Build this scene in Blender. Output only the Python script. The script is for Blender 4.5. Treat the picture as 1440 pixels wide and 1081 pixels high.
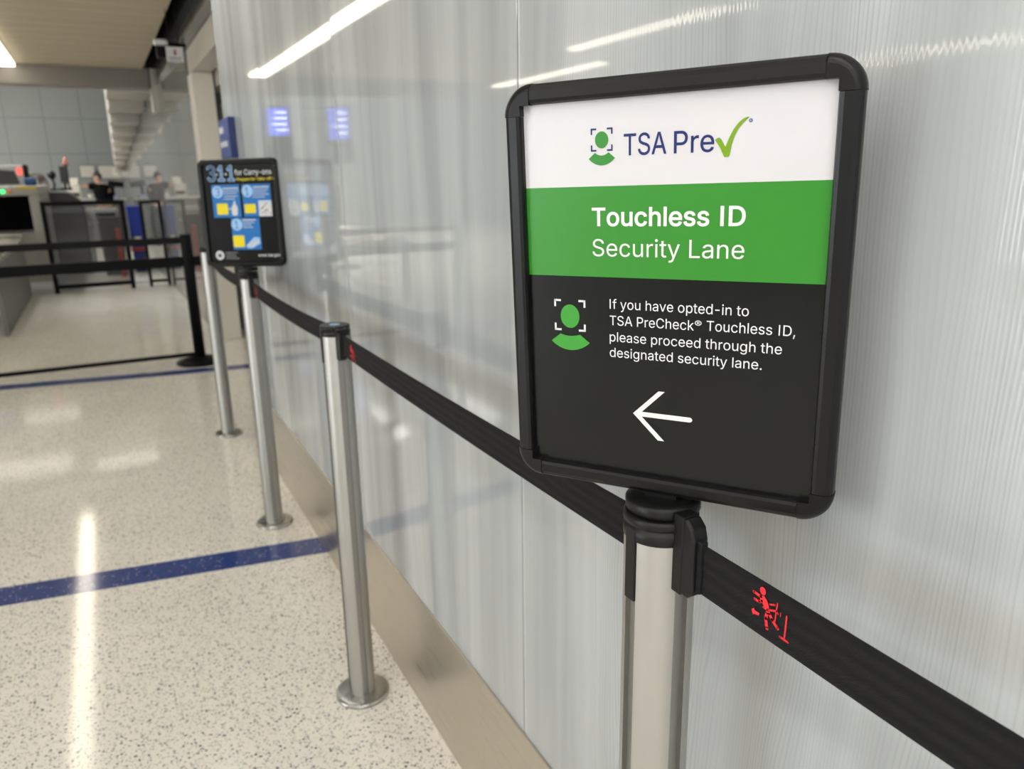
import bpy, bmesh, math, random
from mathutils import Vector, Matrix
from mathutils.geometry import delaunay_2d_cdt

for o in list(bpy.data.objects):
    bpy.data.objects.remove(o)
SC = bpy.context.scene
COL = SC.collection
PI = math.pi
random.seed(7)

# ------------------------------------------------------------------ camera
cam_d = bpy.data.cameras.new('camera')
cam = bpy.data.objects.new('camera', cam_d)
COL.objects.link(cam)
FWD = Vector((0.44908287, 0.85209521, -0.26880911))
RGT = Vector((0.88290140, -0.46938177, -0.01287928))
UPV = Vector((0.13714847, 0.23154807, 0.96310736))
cam.matrix_world = Matrix(((RGT.x, UPV.x, -FWD.x, -0.55371), (RGT.y, UPV.y, -FWD.y, 0.0),
                           (RGT.z, UPV.z, -FWD.z, 1.30405), (0, 0, 0, 1)))
cam_d.sensor_width = 36.0
cam_d.lens = 1060.0 / 1440.0 * 36.0
cam_d.clip_start = 0.02
cam_d.clip_end = 200
cam_d.dof.use_dof = True
cam_d.dof.focus_distance = 0.665
cam_d.dof.aperture_fstop = 7.8
SC.camera = cam

# ------------------------------------------------------------------ world, exposure, daylight
SC.view_settings.view_transform = 'Standard'
SC.view_settings.look = 'None'
SC.view_settings.exposure = 0.1
SC.view_settings.gamma = 1.0
SC.view_settings.use_curve_mapping = False
W = bpy.data.worlds.new('overcast_sky')
SC.world = W
W.use_nodes = True
W.node_tree.nodes['Background'].inputs[0].default_value = (0.80, 0.88, 1.0, 1)
W.node_tree.nodes['Background'].inputs[1].default_value = 0.5


def daylight(name, loc, rot, sx, sy, watts, col):
    l = bpy.data.lights.new(name, 'AREA')
    l.shape = 'RECTANGLE'
    l.size, l.size_y, l.energy, l.color = sx, sy, watts, col
    o = bpy.data.objects.new(name, l)
    o.location = loc
    o.rotation_euler = rot
    COL.objects.link(o)


DAY_BACK, DAY_LEFT, NEAR_FILL, LAMP_FAR = 70, 205, 12.3, 6.0
daylight('daylight_window_back', (-4.5, -5.6, 1.25), (-PI / 2, 0, PI), 8.0, 2.1, DAY_BACK, (0.90, 0.96, 1.0))
daylight('daylight_window_left', (-9.0, 2.2, 1.25), (0, -PI / 2, 0), 2.1, 4.0, DAY_LEFT, (0.90, 0.96, 1.0))


# ------------------------------------------------------------------ materials
def mat(name, col, rough=0.5, metal=0.0, ior=1.5, emit=None, estr=0.0, trans=0.0, var=0.0, vscale=8.0, alpha=1.0, coat=0.0, spec=0.5):
    m = bpy.data.materials.new(name)
    m.use_nodes = True
    nt = m.node_tree
    b = nt.nodes['Principled BSDF']
    b.inputs['Base Color'].default_value = (*col, 1)
    b.inputs['Roughness'].default_value = rough
    b.inputs['Metallic'].default_value = metal
    b.inputs['IOR'].default_value = ior
    b.inputs['Transmission Weight'].default_value = trans
    b.inputs['Alpha'].default_value = alpha
    b.inputs['Coat Weight'].default_value = coat
    b.inputs['Specular IOR Level'].default_value = spec
    if emit:
        b.inputs['Emission Color'].default_value = (*emit, 1)
        b.inputs['Emission Strength'].default_value = estr
    # every surface gets a little procedural unevenness in its finish
    tc = nt.nodes.new('ShaderNodeTexCoord')
    nz = nt.nodes.new('ShaderNodeTexNoise')
    nz.inputs['Scale'].default_value = vscale
    nz.inputs['Detail'].default_value = 3
    nt.links.new(tc.outputs['Object'], nz.inputs['Vector'])
    mr = nt.nodes.new('ShaderNodeMapRange')
    mr.inputs['To Min'].default_value = max(0.02, rough * 0.85)
    mr.inputs['To Max'].default_value = min(1.0, rough * 1.15)
    nt.links.new(nz.outputs['Fac'], mr.inputs['Value'])
    nt.links.new(mr.outputs['Result'], b.inputs['Roughness'])
    if var > 0:
        mx = nt.nodes.new('ShaderNodeMix')
        mx.data_type = 'RGBA'
        mx.inputs['A'].default_value = (*[c * (1 - var) for c in col], 1)
        mx.inputs['B'].default_value = (*[min(1, c * (1 + var)) for c in col], 1)
        nt.links.new(nz.outputs['Fac'], mx.inputs['Factor'])
        nt.links.new(mx.outputs['Result'], b.inputs['Base Color'])
    return m


class NT:
    """small helper to wire shader maths"""
    def __init__(s, m):
        s.nt = m.node_tree
        s.b = s.nt.nodes['Principled BSDF']
        s.tc = s.nt.nodes.new('ShaderNodeTexCoord')
        s.sep = s.nt.nodes.new('ShaderNodeSeparateXYZ')
        s.nt.links.new(s.tc.outputs['Object'], s.sep.inputs[0])
        s.x, s.y, s.z = s.sep.outputs

    def put(s, v, sock):
        if isinstance(v, (int, float)):
            sock.default_value = v
        elif isinstance(v, tuple):
            sock.default_value = v
        else:
            s.nt.links.new(v, sock)

    def m(s, op, a, b=0.0, c=0.0):
        n = s.nt.nodes.new('ShaderNodeMath')
        n.operation = op
        s.put(a, n.inputs[0])
        s.put(b, n.inputs[1])
        s.put(c, n.inputs[2])
        return n.outputs[0]

    def vec(s, x, y, z):
        n = s.nt.nodes.new('ShaderNodeCombineXYZ')
        for k, v in enumerate((x, y, z)):
            s.put(v, n.inputs[k])
        return n.outputs[0]

    def noise(s, v, scale=1.0, detail=2.0, rough=0.5):
        n = s.nt.nodes.new('ShaderNodeTexNoise')
        s.nt.links.new(v, n.inputs['Vector'])
        n.inputs['Scale'].default_value = scale
        n.inputs['Detail'].default_value = detail
        n.inputs['Roughness'].default_value = rough
        return n.outputs['Fac']

    def voro(s, v, scale):
        n = s.nt.nodes.new('ShaderNodeTexVoronoi')
        s.nt.links.new(v, n.inputs['Vector'])
        n.inputs['Scale'].default_value = scale
        return n.outputs['Distance'], n.outputs['Color']

    def rng(s, v, a, b, c, d):
        n = s.nt.nodes.new('ShaderNodeMapRange')
        s.put(v, n.inputs['Value'])
        for k, t in zip(('From Min', 'From Max', 'To Min', 'To Max'), (a, b, c, d)):
            n.inputs[k].default_value = t
        return n.outputs['Result']

    def mix(s, f, a, b):
        n = s.nt.nodes.new('ShaderNodeMix')
        n.data_type = 'RGBA'
        s.put(f, n.inputs['Factor'])
        s.put(a if not isinstance(a, tuple) else (*a, 1), n.inputs['A'])
        s.put(b if not isinstance(b, tuple) else (*b, 1), n.inputs['B'])
        return n.outputs['Result']

    def color(s, c):
        s.nt.links.new(c, s.b.inputs['Base Color'])

    def bump(s, h, dist, strength=1.0):
        n = s.nt.nodes.new('ShaderNodeBump')
        n.inputs['Distance'].default_value = dist
        n.inputs['Strength'].default_value = strength
        s.nt.links.new(h, n.inputs['Height'])
        s.nt.links.new(n.outputs[0], s.b.inputs['Normal'])


def blank(name, rough, metal=0.0, ior=1.5):
    m = bpy.data.materials.new(name)
    m.use_nodes = True
    b = m.node_tree.nodes['Principled BSDF']
    b.inputs['Roughness'].default_value = rough
    b.inputs['Metallic'].default_value = metal
    b.inputs['IOR'].default_value = ior
    return m


def mat_wall_glass():
    m = blank('fluted_glass', 0.03)
    t = NT(m)
    # slow vertical drapery-like drift of the printed interlayer
    warp = t.noise(t.vec(0.0, t.m('MULTIPLY', t.y, 7.0), t.m('MULTIPLY', t.z, 1.6)), 1.0, 2.0)
    warp2 = t.noise(t.vec(3.0, t.m('MULTIPLY', t.y, 1.6), t.m('MULTIPLY', t.z, 0.35)), 1.0, 1.0)
    fine = t.noise(t.vec(5.0, t.m('MULTIPLY', t.y, 55.0), t.m('MULTIPLY', t.z, 1.1)), 1.0, 1.0)
    yy = t.m('ADD', t.y, t.m('ADD', t.m('MULTIPLY', warp, 0.060), t.m('ADD', t.m('MULTIPLY', warp2, 0.16), t.m('MULTIPLY', fine, 0.006))))
    cell = t.m('DIVIDE', yy, 0.0048)
    ph = t.m('FRACT', cell)
    saw = t.m('ABSOLUTE', t.m('SUBTRACT', ph, 0.5))                          # 0 mid rib .. 0.5 on the rib edge
    line = t.m('MULTIPLY', t.m('POWER', saw, 3.0), 8.0)
    each = t.rng(t.noise(t.vec(1.0, t.m('FLOOR', t.m('ADD', cell, 0.5)), 0.0), 0.83, 0.0), 0.3, 0.7, 0.35, 1.0)
    amp = t.rng(t.noise(t.vec(7.0, t.m('MULTIPLY', yy, 11.0), t.m('MULTIPLY', t.z, 0.9)), 1.0, 2.0), 0.35, 0.65, 0.25, 1.0)
    fold = t.noise(t.vec(11.0, t.m('MULTIPLY', yy, 5.5), t.m('MULTIPLY', t.z, 0.25)), 1.0, 3.0, 0.6)
    folds = t.rng(fold, 0.3, 0.7, 0.0, 1.0)
    base = t.mix(folds, GLASS_A, GLASS_B)
    t.color(t.mix(t.m('MULTIPLY', t.m('MULTIPLY', line, t.m('MULTIPLY', amp, each)), 0.72), base, (0.27, 0.275, 0.27)))
    # the nearest panels are moulded more deeply, so they break up what they mirror
    h = t.m('MULTIPLY', t.m('COSINE', t.m('MULTIPLY', cell, 2 * PI)), t.rng(t.y, 0.30, 0.80, 1.0, 0.015))
    t.bump(h, 0.000035, 1.0)
    return m


def mat_terrazzo(name, base, chips, dark, frac, rough=0.14):
    m = blank(name, rough)
    t = NT(m)
    obj = t.tc.outputs['Object']
    wob = t.nt.nodes.new('ShaderNodeTexNoise')
    wob.inputs['Scale'].default_value = 140.0
    t.nt.links.new(obj, wob.inputs['Vector'])
    add = t.nt.nodes.new('ShaderNodeVectorMath')
    add.operation = 'MULTIPLY_ADD'
    t.nt.links.new(wob.outputs['Color'], add.inputs[0])
    add.inputs[1].default_value = (0.006, 0.006, 0.006)
    t.nt.links.new(obj, add.inputs[2])
    obj = add.outputs[0]
    d1, c1 = t.voro(obj, 185.0)
    d2, c2 = t.voro(obj, 108.0)
    d3, c3 = t.voro(obj, 210.0)
    s1 = t.nt.nodes.new('ShaderNodeSeparateColor')
    t.nt.links.new(c1, s1.inputs[0])
    s2 = t.nt.nodes.new('ShaderNodeSeparateColor')
    t.nt.links.new(c2, s2.inputs[0])
    s3 = t.nt.nodes.new('ShaderNodeSeparateColor')
    t.nt.links.new(c3, s3.inputs[0])
    a = t.m('MULTIPLY', t.m('LESS_THAN', s1.outputs[0], frac), t.m('LESS_THAN', d1, 0.42))
    b = t.m('MULTIPLY', t.m('LESS_THAN', s2.outputs[0], frac * 0.38), t.m('LESS_THAN', d2, 0.36))
    w = t.m('MULTIPLY', t.m('LESS_THAN', s3.outputs[0], 0.03), t.m('LESS_THAN', d3, 0.4))
    cloud = t.noise(obj, 3.0, 4.0)
    bc = t.mix(t.rng(cloud, 0.3, 0.7, 0, 1), tuple(v * 0.93 for v in base), base)
    c = t.mix(t.m('MULTIPLY', a, s1.outputs[1]), bc, chips)
    c = t.mix(t.m('MULTIPLY', b, t.rng(s2.outputs[1], 0, 1, 0.55, 1)), c, dark)
    c = t.mix(w, c, (0.92, 0.92, 0.90))
    t.color(c)
    return m


def mat_planks(name, base, groove, pitch, axis='y', rough=0.55):
    m = blank(name, rough)
    t = NT(m)
    v = t.y if axis == 'y' else t.x
    ph = t.m('FRACT', t.m('DIVIDE', v, pitch))
    g = t.m('LESS_THAN', ph, 0.05)
    grain = t.noise(t.vec(t.m('MULTIPLY', t.x, 1.2), t.m('MULTIPLY', t.y, 14.0), 0.0), 1.0, 4.0)
    bc = t.mix(grain, tuple(c * 0.85 for c in base), tuple(c * 1.12 for c in base))
    t.color(t.mix(g, bc, groove))
    return m


def mat_panels(name, base, seam, px, pz, rough=0.4):
    m = blank(name, rough)
    t = NT(m)
    a = t.m('LESS_THAN', t.m('FRACT', t.m('DIVIDE', t.m('ADD', t.x, 50 * px - 0.05 * px), px)), 0.03)
    b = t.m('LESS_THAN', t.m('FRACT', t.m('DIVIDE', t.m('ADD', t.z, 50 * pz - 1.85), pz)), 0.03)
    n = t.noise(t.tc.outputs['Object'], 0.7, 2.0)
    bc = t.mix(n, tuple(c * 0.9 for c in base), tuple(c * 1.1 for c in base))
    t.color(t.mix(t.m('MAXIMUM', a, b), bc, seam))
    return m


def mat_brushed(name, col, rough, axis='z'):
    m = blank(name, rough, 1.0)
    t = NT(m)
    if axis == 'z':
        v = t.vec(t.m('MULTIPLY', t.x, 400.0), t.m('MULTIPLY', t.y, 400.0), t.m('MULTIPLY', t.z, 3.0))
    else:
        v = t.vec(0.0, t.m('MULTIPLY', t.y, 3.0), t.m('MULTIPLY', t.z, 300.0))
    n = t.noise(v, 1.0, 2.0)
    big = t.noise(t.tc.outputs['Object'], 2.5, 3.0)
    f = t.m('ADD', t.m('MULTIPLY', n, 0.5), t.m('MULTIPLY', big, 0.5))
    t.color(t.mix(f, tuple(c * 0.88 for c in col), tuple(min(1, c * 1.10) for c in col)))
    r = t.rng(n, 0.2, 0.8, rough * 0.8, rough * 1.25)
    t.nt.links.new(r, t.b.inputs['Roughness'])
    return m


def mat_webbing():
    m = blank('black_webbing', 0.75)
    t = NT(m)
    s = t.m('SINE', t.m('MULTIPLY', t.z, 2 * PI / 0.0125))
    weave = t.m('SINE', t.m('MULTIPLY', t.m('ADD', t.y, t.z), 2 * PI / 0.0016))
    t.color(t.mix(t.rng(s, -1, 1, 0, 1), (0.006, 0.006, 0.007), (0.010, 0.010, 0.011)))
    t.bump(t.m('ADD', s, t.m('MULTIPLY', weave, 0.15)), 0.0006, 0.6)
    t.b.inputs['Specular IOR Level'].default_value = 0.2
    return m


GLASS_A, GLASS_B = (0.31, 0.33, 0.336), (0.56, 0.588, 0.60)
M = {}
M['glasswall'] = mat_wall_glass()
M['floor'] = mat_terrazzo('cream_terrazzo', (0.89, 0.855, 0.775), (0.20, 0.195, 0.20), (0.035, 0.04, 0.08), 0.58, 0.085)
M['bluestripe'] = mat_terrazzo('blue_terrazzo', (0.034, 0.065, 0.24), (0.08, 0.12, 0.33), (0.008, 0.012, 0.05), 0.3, 0.085)
M['ceiling'] = mat_planks('ceiling_planks', (0.46, 0.40, 0.295), (0.62, 0.55, 0.43), 0.30)
M['bulkhead'] = mat('bulkhead_paint', (0.20, 0.185, 0.165), 0.5, var=0.06, vscale=2)
M['void'] = mat('ceiling_void', (0.008, 0.008, 0.008), 0.8)
M['farpanel'] = mat_panels('blue_grey_panels', (0.235, 0.252, 0.248), (0.16, 0.18, 0.185), 0.72, 0.74)
M['farglass'] = mat('grey_gloss_panel', (0.20, 0.205, 0.20), 0.03, var=0.1, vscale=1.5)
M['upper'] = mat('dark_gloss_panel', (0.07, 0.07, 0.07), 0.08, var=0.15, vscale=3)
M['beige'] = mat('beige_metal_panel', (0.47, 0.44, 0.39), 0.35, var=0.05, vscale=2)
M['white_paint'] = mat('white_wall_paint', (0.62, 0.62, 0.60), 0.6, var=0.03, vscale=2)
M['door'] = mat('grey_door_paint', (0.42, 0.43, 0.42), 0.45, var=0.03, vscale=2)
M['steel'] = mat_brushed('brushed_base_steel', (0.60, 0.555, 0.49), 0.30, 'y')
M['seam'] = mat('seam_gasket', (0.05, 0.052, 0.055), 0.6)
M['edgeglint'] = mat('panel_edge_highlight', (0.78, 0.79, 0.78), 0.35, 0.3)  # bright metal standing in for the highlight along each panel edge
M['pier'] = mat('lit_pier_beige', (0.70, 0.66, 0.58), 0.35, var=0.05, vscale=2)  # beige paled so the warm light on the pier sits in its colour
M['anod'] = mat_brushed('anodised_aluminium', (0.49, 0.485, 0.465), 0.44, 'z')
M['slot'] = mat_brushed('shaded_slot_aluminium', (0.36, 0.355, 0.34), 0.45, 'z')  # pole aluminium darkened to put shade into the recessed slot faces
M['disc'] = mat('satin_steel_plate', (0.42, 0.42, 0.40), 0.28, 1.0, var=0.08, vscale=20)
M['plastic'] = mat('black_plastic', (0.006, 0.006, 0.0062), 0.38, var=0.2, vscale=60, spec=0.28)
M['frame'] = mat('black_frame_lacquer', (0.006, 0.006, 0.0062), 0.33, var=0.2, vscale=40, spec=0.25)
M['corner'] = mat('black_corner_plastic', (0.006, 0.006, 0.0062), 0.36, var=0.2, vscale=40, spec=0.25)
M['belt'] = mat_webbing()
M['red_print'] = mat('red_belt_print', (0.78, 0.015, 0.03), 0.6, var=0.1, vscale=300)
M['p_white'] = mat('poster_white', (0.58, 0.568, 0.59), 0.32, var=0.01, vscale=10)
M['p_green'] = mat('poster_green', (0.024, 0.213, 0.015), 0.32, var=0.02, vscale=10)
M['p_green2'] = mat('poster_bright_green', (0.032, 0.275, 0.022), 0.32, var=0.02, vscale=10)
M['p_green3'] = mat('poster_leaf_green', (0.026, 0.21, 0.022), 0.32, var=0.02, vscale=10)
M['p_lime'] = mat('poster_lime_green', (0.155, 0.30, 0.004), 0.32, var=0.02, vscale=10)
M['p_black'] = mat('poster_black', (0.0042, 0.0052, 0.0050), 0.22, var=0.05, vscale=10, spec=0.3)
M['p_navy'] = mat('poster_navy', (0.003, 0.016, 0.115), 0.32, var=0.02, vscale=10)
M['p_reg'] = mat('poster_slate_blue', (0.06, 0.10, 0.28), 0.32, var=0.02, vscale=10)
M['p_ink'] = mat('poster_ink_white', (0.70, 0.70, 0.70), 0.32, var=0.01, vscale=10)
M['p_blue'] = mat('poster_sky_blue', (0.0, 0.17, 0.53), 0.3, var=0.02, vscale=10)
M['p_pale'] = mat('poster_pale_blue', (0.36, 0.60, 0.92), 0.3, var=0.02, vscale=10)
M['p_yellow'] = mat('poster_yellow', (0.90, 0.74, 0.0), 0.3, var=0.02, vscale=10)
M['p_grey'] = mat('poster_grey_ink', (0.22, 0.22, 0.22), 0.3, var=0.02, vscale=10)
M['p_dblue'] = mat('poster_dark_blue', (0.01, 0.03, 0.12), 0.3, var=0.02, vscale=10)
M['lamp'] = mat('lamp_diffuser', (0.9, 0.88, 0.8), 0.5, emit=(1.0, 0.91, 0.74), estr=7.0)
M['fill_near'] = mat('near_fill_diffuser', (0.9, 0.88, 0.8), 0.5, emit=(1.0, 0.985, 0.965), estr=NEAR_FILL)  # glow of the added fill strips over the near floor
M['lamp_far'] = mat('far_lamp_diffuser', (0.9, 0.88, 0.8), 0.5, emit=(1.0, 0.93, 0.80), estr=LAMP_FAR)
M['housing'] = mat('lamp_housing', (0.5, 0.48, 0.43), 0.5)
M['pane'] = mat('clear_acrylic', (0.93, 0.95, 0.94), 0.02, trans=1.0, ior=1.05)
M['smoke'] = mat('smoked_glass', (0.08, 0.08, 0.08), 0.05, alpha=0.28)
M['blackmetal'] = mat('black_powder_coat', (0.0035, 0.0036, 0.0042), 0.5, var=0.2, vscale=30, spec=0.12)
M['machine'] = mat('machine_grey_paint', (0.30, 0.29, 0.26), 0.45, var=0.05, vscale=5)
M['dgrey'] = mat('dark_grey_panel', (0.026, 0.026, 0.025), 0.45, var=0.1, vscale=5)
M['mgrey'] = mat('mid_grey_panel', (0.16, 0.16, 0.155), 0.45, var=0.08, vscale=5)
M['cabdoor'] = mat('cabinet_door_grey', (0.05, 0.048, 0.047), 0.45, var=0.1, vscale=5)
M['curtain'] = mat('lead_curtain', (0.002, 0.002, 0.002), 0.8, spec=0.05)
M['roller'] = mat('polished_roller', (0.75, 0.72, 0.64), 0.22, 1.0)
M['yellow'] = mat('yellow_label', (0.42, 0.31, 0.02), 0.5)
M['green_led'] = mat('green_indicator', (0.05, 0.5, 0.12), 0.4, emit=(0.05, 1.0, 0.25), estr=1.6)
M['orange_led'] = mat('orange_indicator', (0.4, 0.12, 0.02), 0.4, emit=(1.0, 0.25, 0.03), estr=0.12)
M['red_led'] = mat('red_indicator', (0.7, 0.08, 0.06), 0.4, emit=(1.0, 0.12, 0.09), estr=1.2)
M['red'] = mat('red_plastic', (0.33, 0.03, 0.03), 0.45, var=0.05)
M['salmon'] = mat('faded_red_plastic', (0.45, 0.15, 0.12), 0.45, var=0.05)
M['bluebin'] = mat('blue_bin_plastic', (0.004, 0.028, 0.27), 0.4, var=0.1, vscale=4)
M['bluefab'] = mat('dark_blue_fabric', (0.01, 0.06, 0.16), 0.7)
M['board'] = mat('whiteboard', (0.52, 0.50, 0.44), 0.3, var=0.02)
M['ink'] = mat('board_marker_red', (0.55, 0.25, 0.2), 0.5)
M['paper'] = mat('paper', (0.70, 0.67, 0.56), 0.7, var=0.03)
M['counter'] = mat('counter_laminate', (0.42, 0.42, 0.40), 0.35, var=0.03)
M['tray_lit'] = mat('purple_lit_tray', (0.36, 0.37, 0.66), 0.4)  # purple light on the tray is put into its colour
M['bronze'] = mat('fan_bronze', (0.12, 0.10, 0.085), 0.4, 0.4)
M['chrome'] = mat('fan_hub', (0.55, 0.52, 0.48), 0.25, 0.6)
M['signblue'] = mat('blue_sign_face', (0.018, 0.045, 0.22), 0.35)
M['signedge'] = mat('blue_sign_edge', (0.012, 0.028, 0.13), 0.4)
M['stopwhite'] = mat('white_sign_face', (0.55, 0.55, 0.56), 0.4)
M['skin'] = mat('skin', (0.45, 0.26, 0.18), 0.5, var=0.05)
M['blackcloth'] = mat('black_cloth', (0.003, 0.003, 0.004), 0.9, var=0.2, vscale=10, spec=0.1)
M['hair'] = mat('dark_hair', (0.012, 0.010, 0.009), 0.5)
M['screen'] = mat('blue_screen', (0.05, 0.07, 0.3), 0.3, emit=(0.10, 0.18, 0.95), estr=1.6)
M['screentext'] = mat('screen_text', (0.8, 0.8, 0.9), 0.3, emit=(0.8, 0.85, 1.0), estr=2.2)
M['winframe'] = mat('window_frame', (0.30, 0.31, 0.31), 0.4, 0.5)
M['winglass'] = mat('window_glass', (1, 1, 1), 0.0, trans=1.0, ior=1.02)
M['matte_left'] = mat('left_wall_paint', (0.44, 0.44, 0.42), 0.55, var=0.05, vscale=1)


# ------------------------------------------------------------------ mesh building
class MB:
    def __init__(s):
        s.bm = bmesh.new()
        s.mats = []

    def mi(s, m):
        if m not in s.mats:
            s.mats.append(m)
        return s.mats.index(m)

    def _fin(s, faces, m, smooth=False):
        k = s.mi(m)
        for f in faces:
            f.material_index = k
            f.smooth = smooth

    def box(s, x0, x1, y0, y1, z0, z1, m, bev=0.0, seg=2, mx=None):
        vs = [s.bm.verts.new((x, y, z)) for x in (x0, x1) for y in (y0, y1) for z in (z0, z1)]
        q = [(0, 1, 3, 2), (4, 6, 7, 5), (0, 4, 5, 1), (2, 3, 7, 6), (0, 2, 6, 4), (1, 5, 7, 3)]
        fs = [s.bm.faces.new([vs[i] for i in t]) for t in q]
        if bev > 0:
            es = list({e for f in fs for e in f.edges})
            r = bmesh.ops.bevel(s.bm, geom=es, offset=bev, segments=seg, affect='EDGES', profile=0.5, clamp_overlap=True)
            fs = list({f for f in r['faces']} | {f for f in fs if f.is_valid})
        if mx is not None:
            bmesh.ops.transform(s.bm, matrix=mx, verts=list({v for f in fs for v in f.verts}))
        s._fin(fs, m)
        return fs

    def lathe(s, prof, m, n=40, mx=None, smooth=True, caps=True):
        rings = []
        for r, z in prof:
            rings.append([s.bm.verts.new((r * math.cos(2 * PI * k / n), r * math.sin(2 * PI * k / n), z)) for k in range(n)])
        fs = []
        for a, b in zip(rings, rings[1:]):
            for k in range(n):
                fs.append(s.bm.faces.new((a[k], a[(k + 1) % n], b[(k + 1) % n], b[k])))
        s._fin(fs, m, smooth)
        if caps:
            c = [s.bm.faces.new(list(reversed(rings[0]))), s.bm.faces.new(rings[-1])]
            s._fin(c, m, False)
            fs += c
        if mx is not None:
            bmesh.ops.transform(s.bm, matrix=mx, verts=[v for r in rings for v in r])
        return fs

    def prism(s, pts, a0, a1, m, plane='xz', bev=0.0, mx=None, smooth=False):
        """polygon in a plane, extruded along the third axis from a0 to a1"""
        def P3(p, a):
            return {'xz': (p[0], a, p[1]), 'xy': (p[0], p[1], a), 'yz': (a, p[0], p[1])}[plane]
        A = [s.bm.verts.new(P3(p, a0)) for p in pts]
        B = [s.bm.verts.new(P3(p, a1)) for p in pts]
        n = len(pts)
        fs = [s.bm.faces.new(A), s.bm.faces.new(list(reversed(B)))]
        for k in range(n):
            f = s.bm.faces.new((A[k], B[k], B[(k + 1) % n], A[(k + 1) % n]))
            fs.append(f)
        if bev > 0:
            es = list(fs[0].edges) + list(fs[1].edges)
            r = bmesh.ops.bevel(s.bm, geom=es, offset=bev, segments=3, affect='EDGES', profile=0.5, clamp_overlap=True)
            fs = list({f for f in r['faces']} | {f for f in fs if f.is_valid})
        if mx is not None:
            bmesh.ops.transform(s.bm, matrix=mx, verts=list({v for f in fs for v in f.verts}))
        s._fin(fs, m, smooth)
        return fs

    def tube(s, pts, r, m, n=10):
        rings = []
        P = [Vector(p) for p in pts]
        for i, p in enumerate(P):
            d = (P[min(i + 1, len(P) - 1)] - P[max(i - 1, 0)]).normalized()
            a = d.orthogonal().normalized() if i == 0 else (prev - d * prev.dot(d)).normalized()
            prev = a
            b = d.cross(a)
            rings.append([s.bm.verts.new(p + (a * math.cos(2 * PI * k / n) + b * math.sin(2 * PI * k / n)) * r) for k in range(n)])
        fs = []
        for A, B in zip(rings, rings[1:]):
            for k in range(n):
                fs.append(s.bm.faces.new((A[k], A[(k + 1) % n], B[(k + 1) % n], B[k])))
        s._fin(fs, m, True)
        s._fin([s.bm.faces.new(list(reversed(rings[0]))), s.bm.faces.new(rings[-1])], m)

    def ball(s, c, r, m, sc=(1, 1, 1), n=20):
        mx = Matrix.Translation(c) @ Matrix.Diagonal((r * sc[0], r * sc[1], r * sc[2], 1))
        rr = bmesh.ops.create_uvsphere(s.bm, u_segments=n, v_segments=n // 2, radius=1, matrix=mx)
        s._fin(list({f for v in rr['verts'] for f in v.link_faces}), m, True)

    def build(s, name, parent=None, loc=(0, 0, 0), rot=(0, 0, 0), weld=False):
        bmesh.ops.recalc_face_normals(s.bm, faces=s.bm.faces[:])
        me = bpy.data.meshes.new(name)
        s.bm.to_mesh(me)
        s.bm.free()
        for m in s.mats:
            me.materials.append(m)
        o = bpy.data.objects.new(name, me)
        COL.objects.link(o)
        o.location = loc
        o.rotation_euler = rot
        if parent:
            o.parent = parent
        return o


def thing(name, label, cat, loc=(0, 0, 0), rot=(0, 0, 0), group=None):
    o = bpy.data.objects.new(name, None)
    COL.objects.link(o)
    o.empty_display_size = 0.05
    o.location = loc
    o.rotation_euler = rot
    o['label'] = label
    o['category'] = cat
    if group:
        o['group'] = group
    return o


def tag(o, label, cat, group=None):
    o['label'] = label
    o['category'] = cat
    if group:
        o['group'] = group
    return o


def struct(o):
    o['kind'] = 'structure'
    return o


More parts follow.
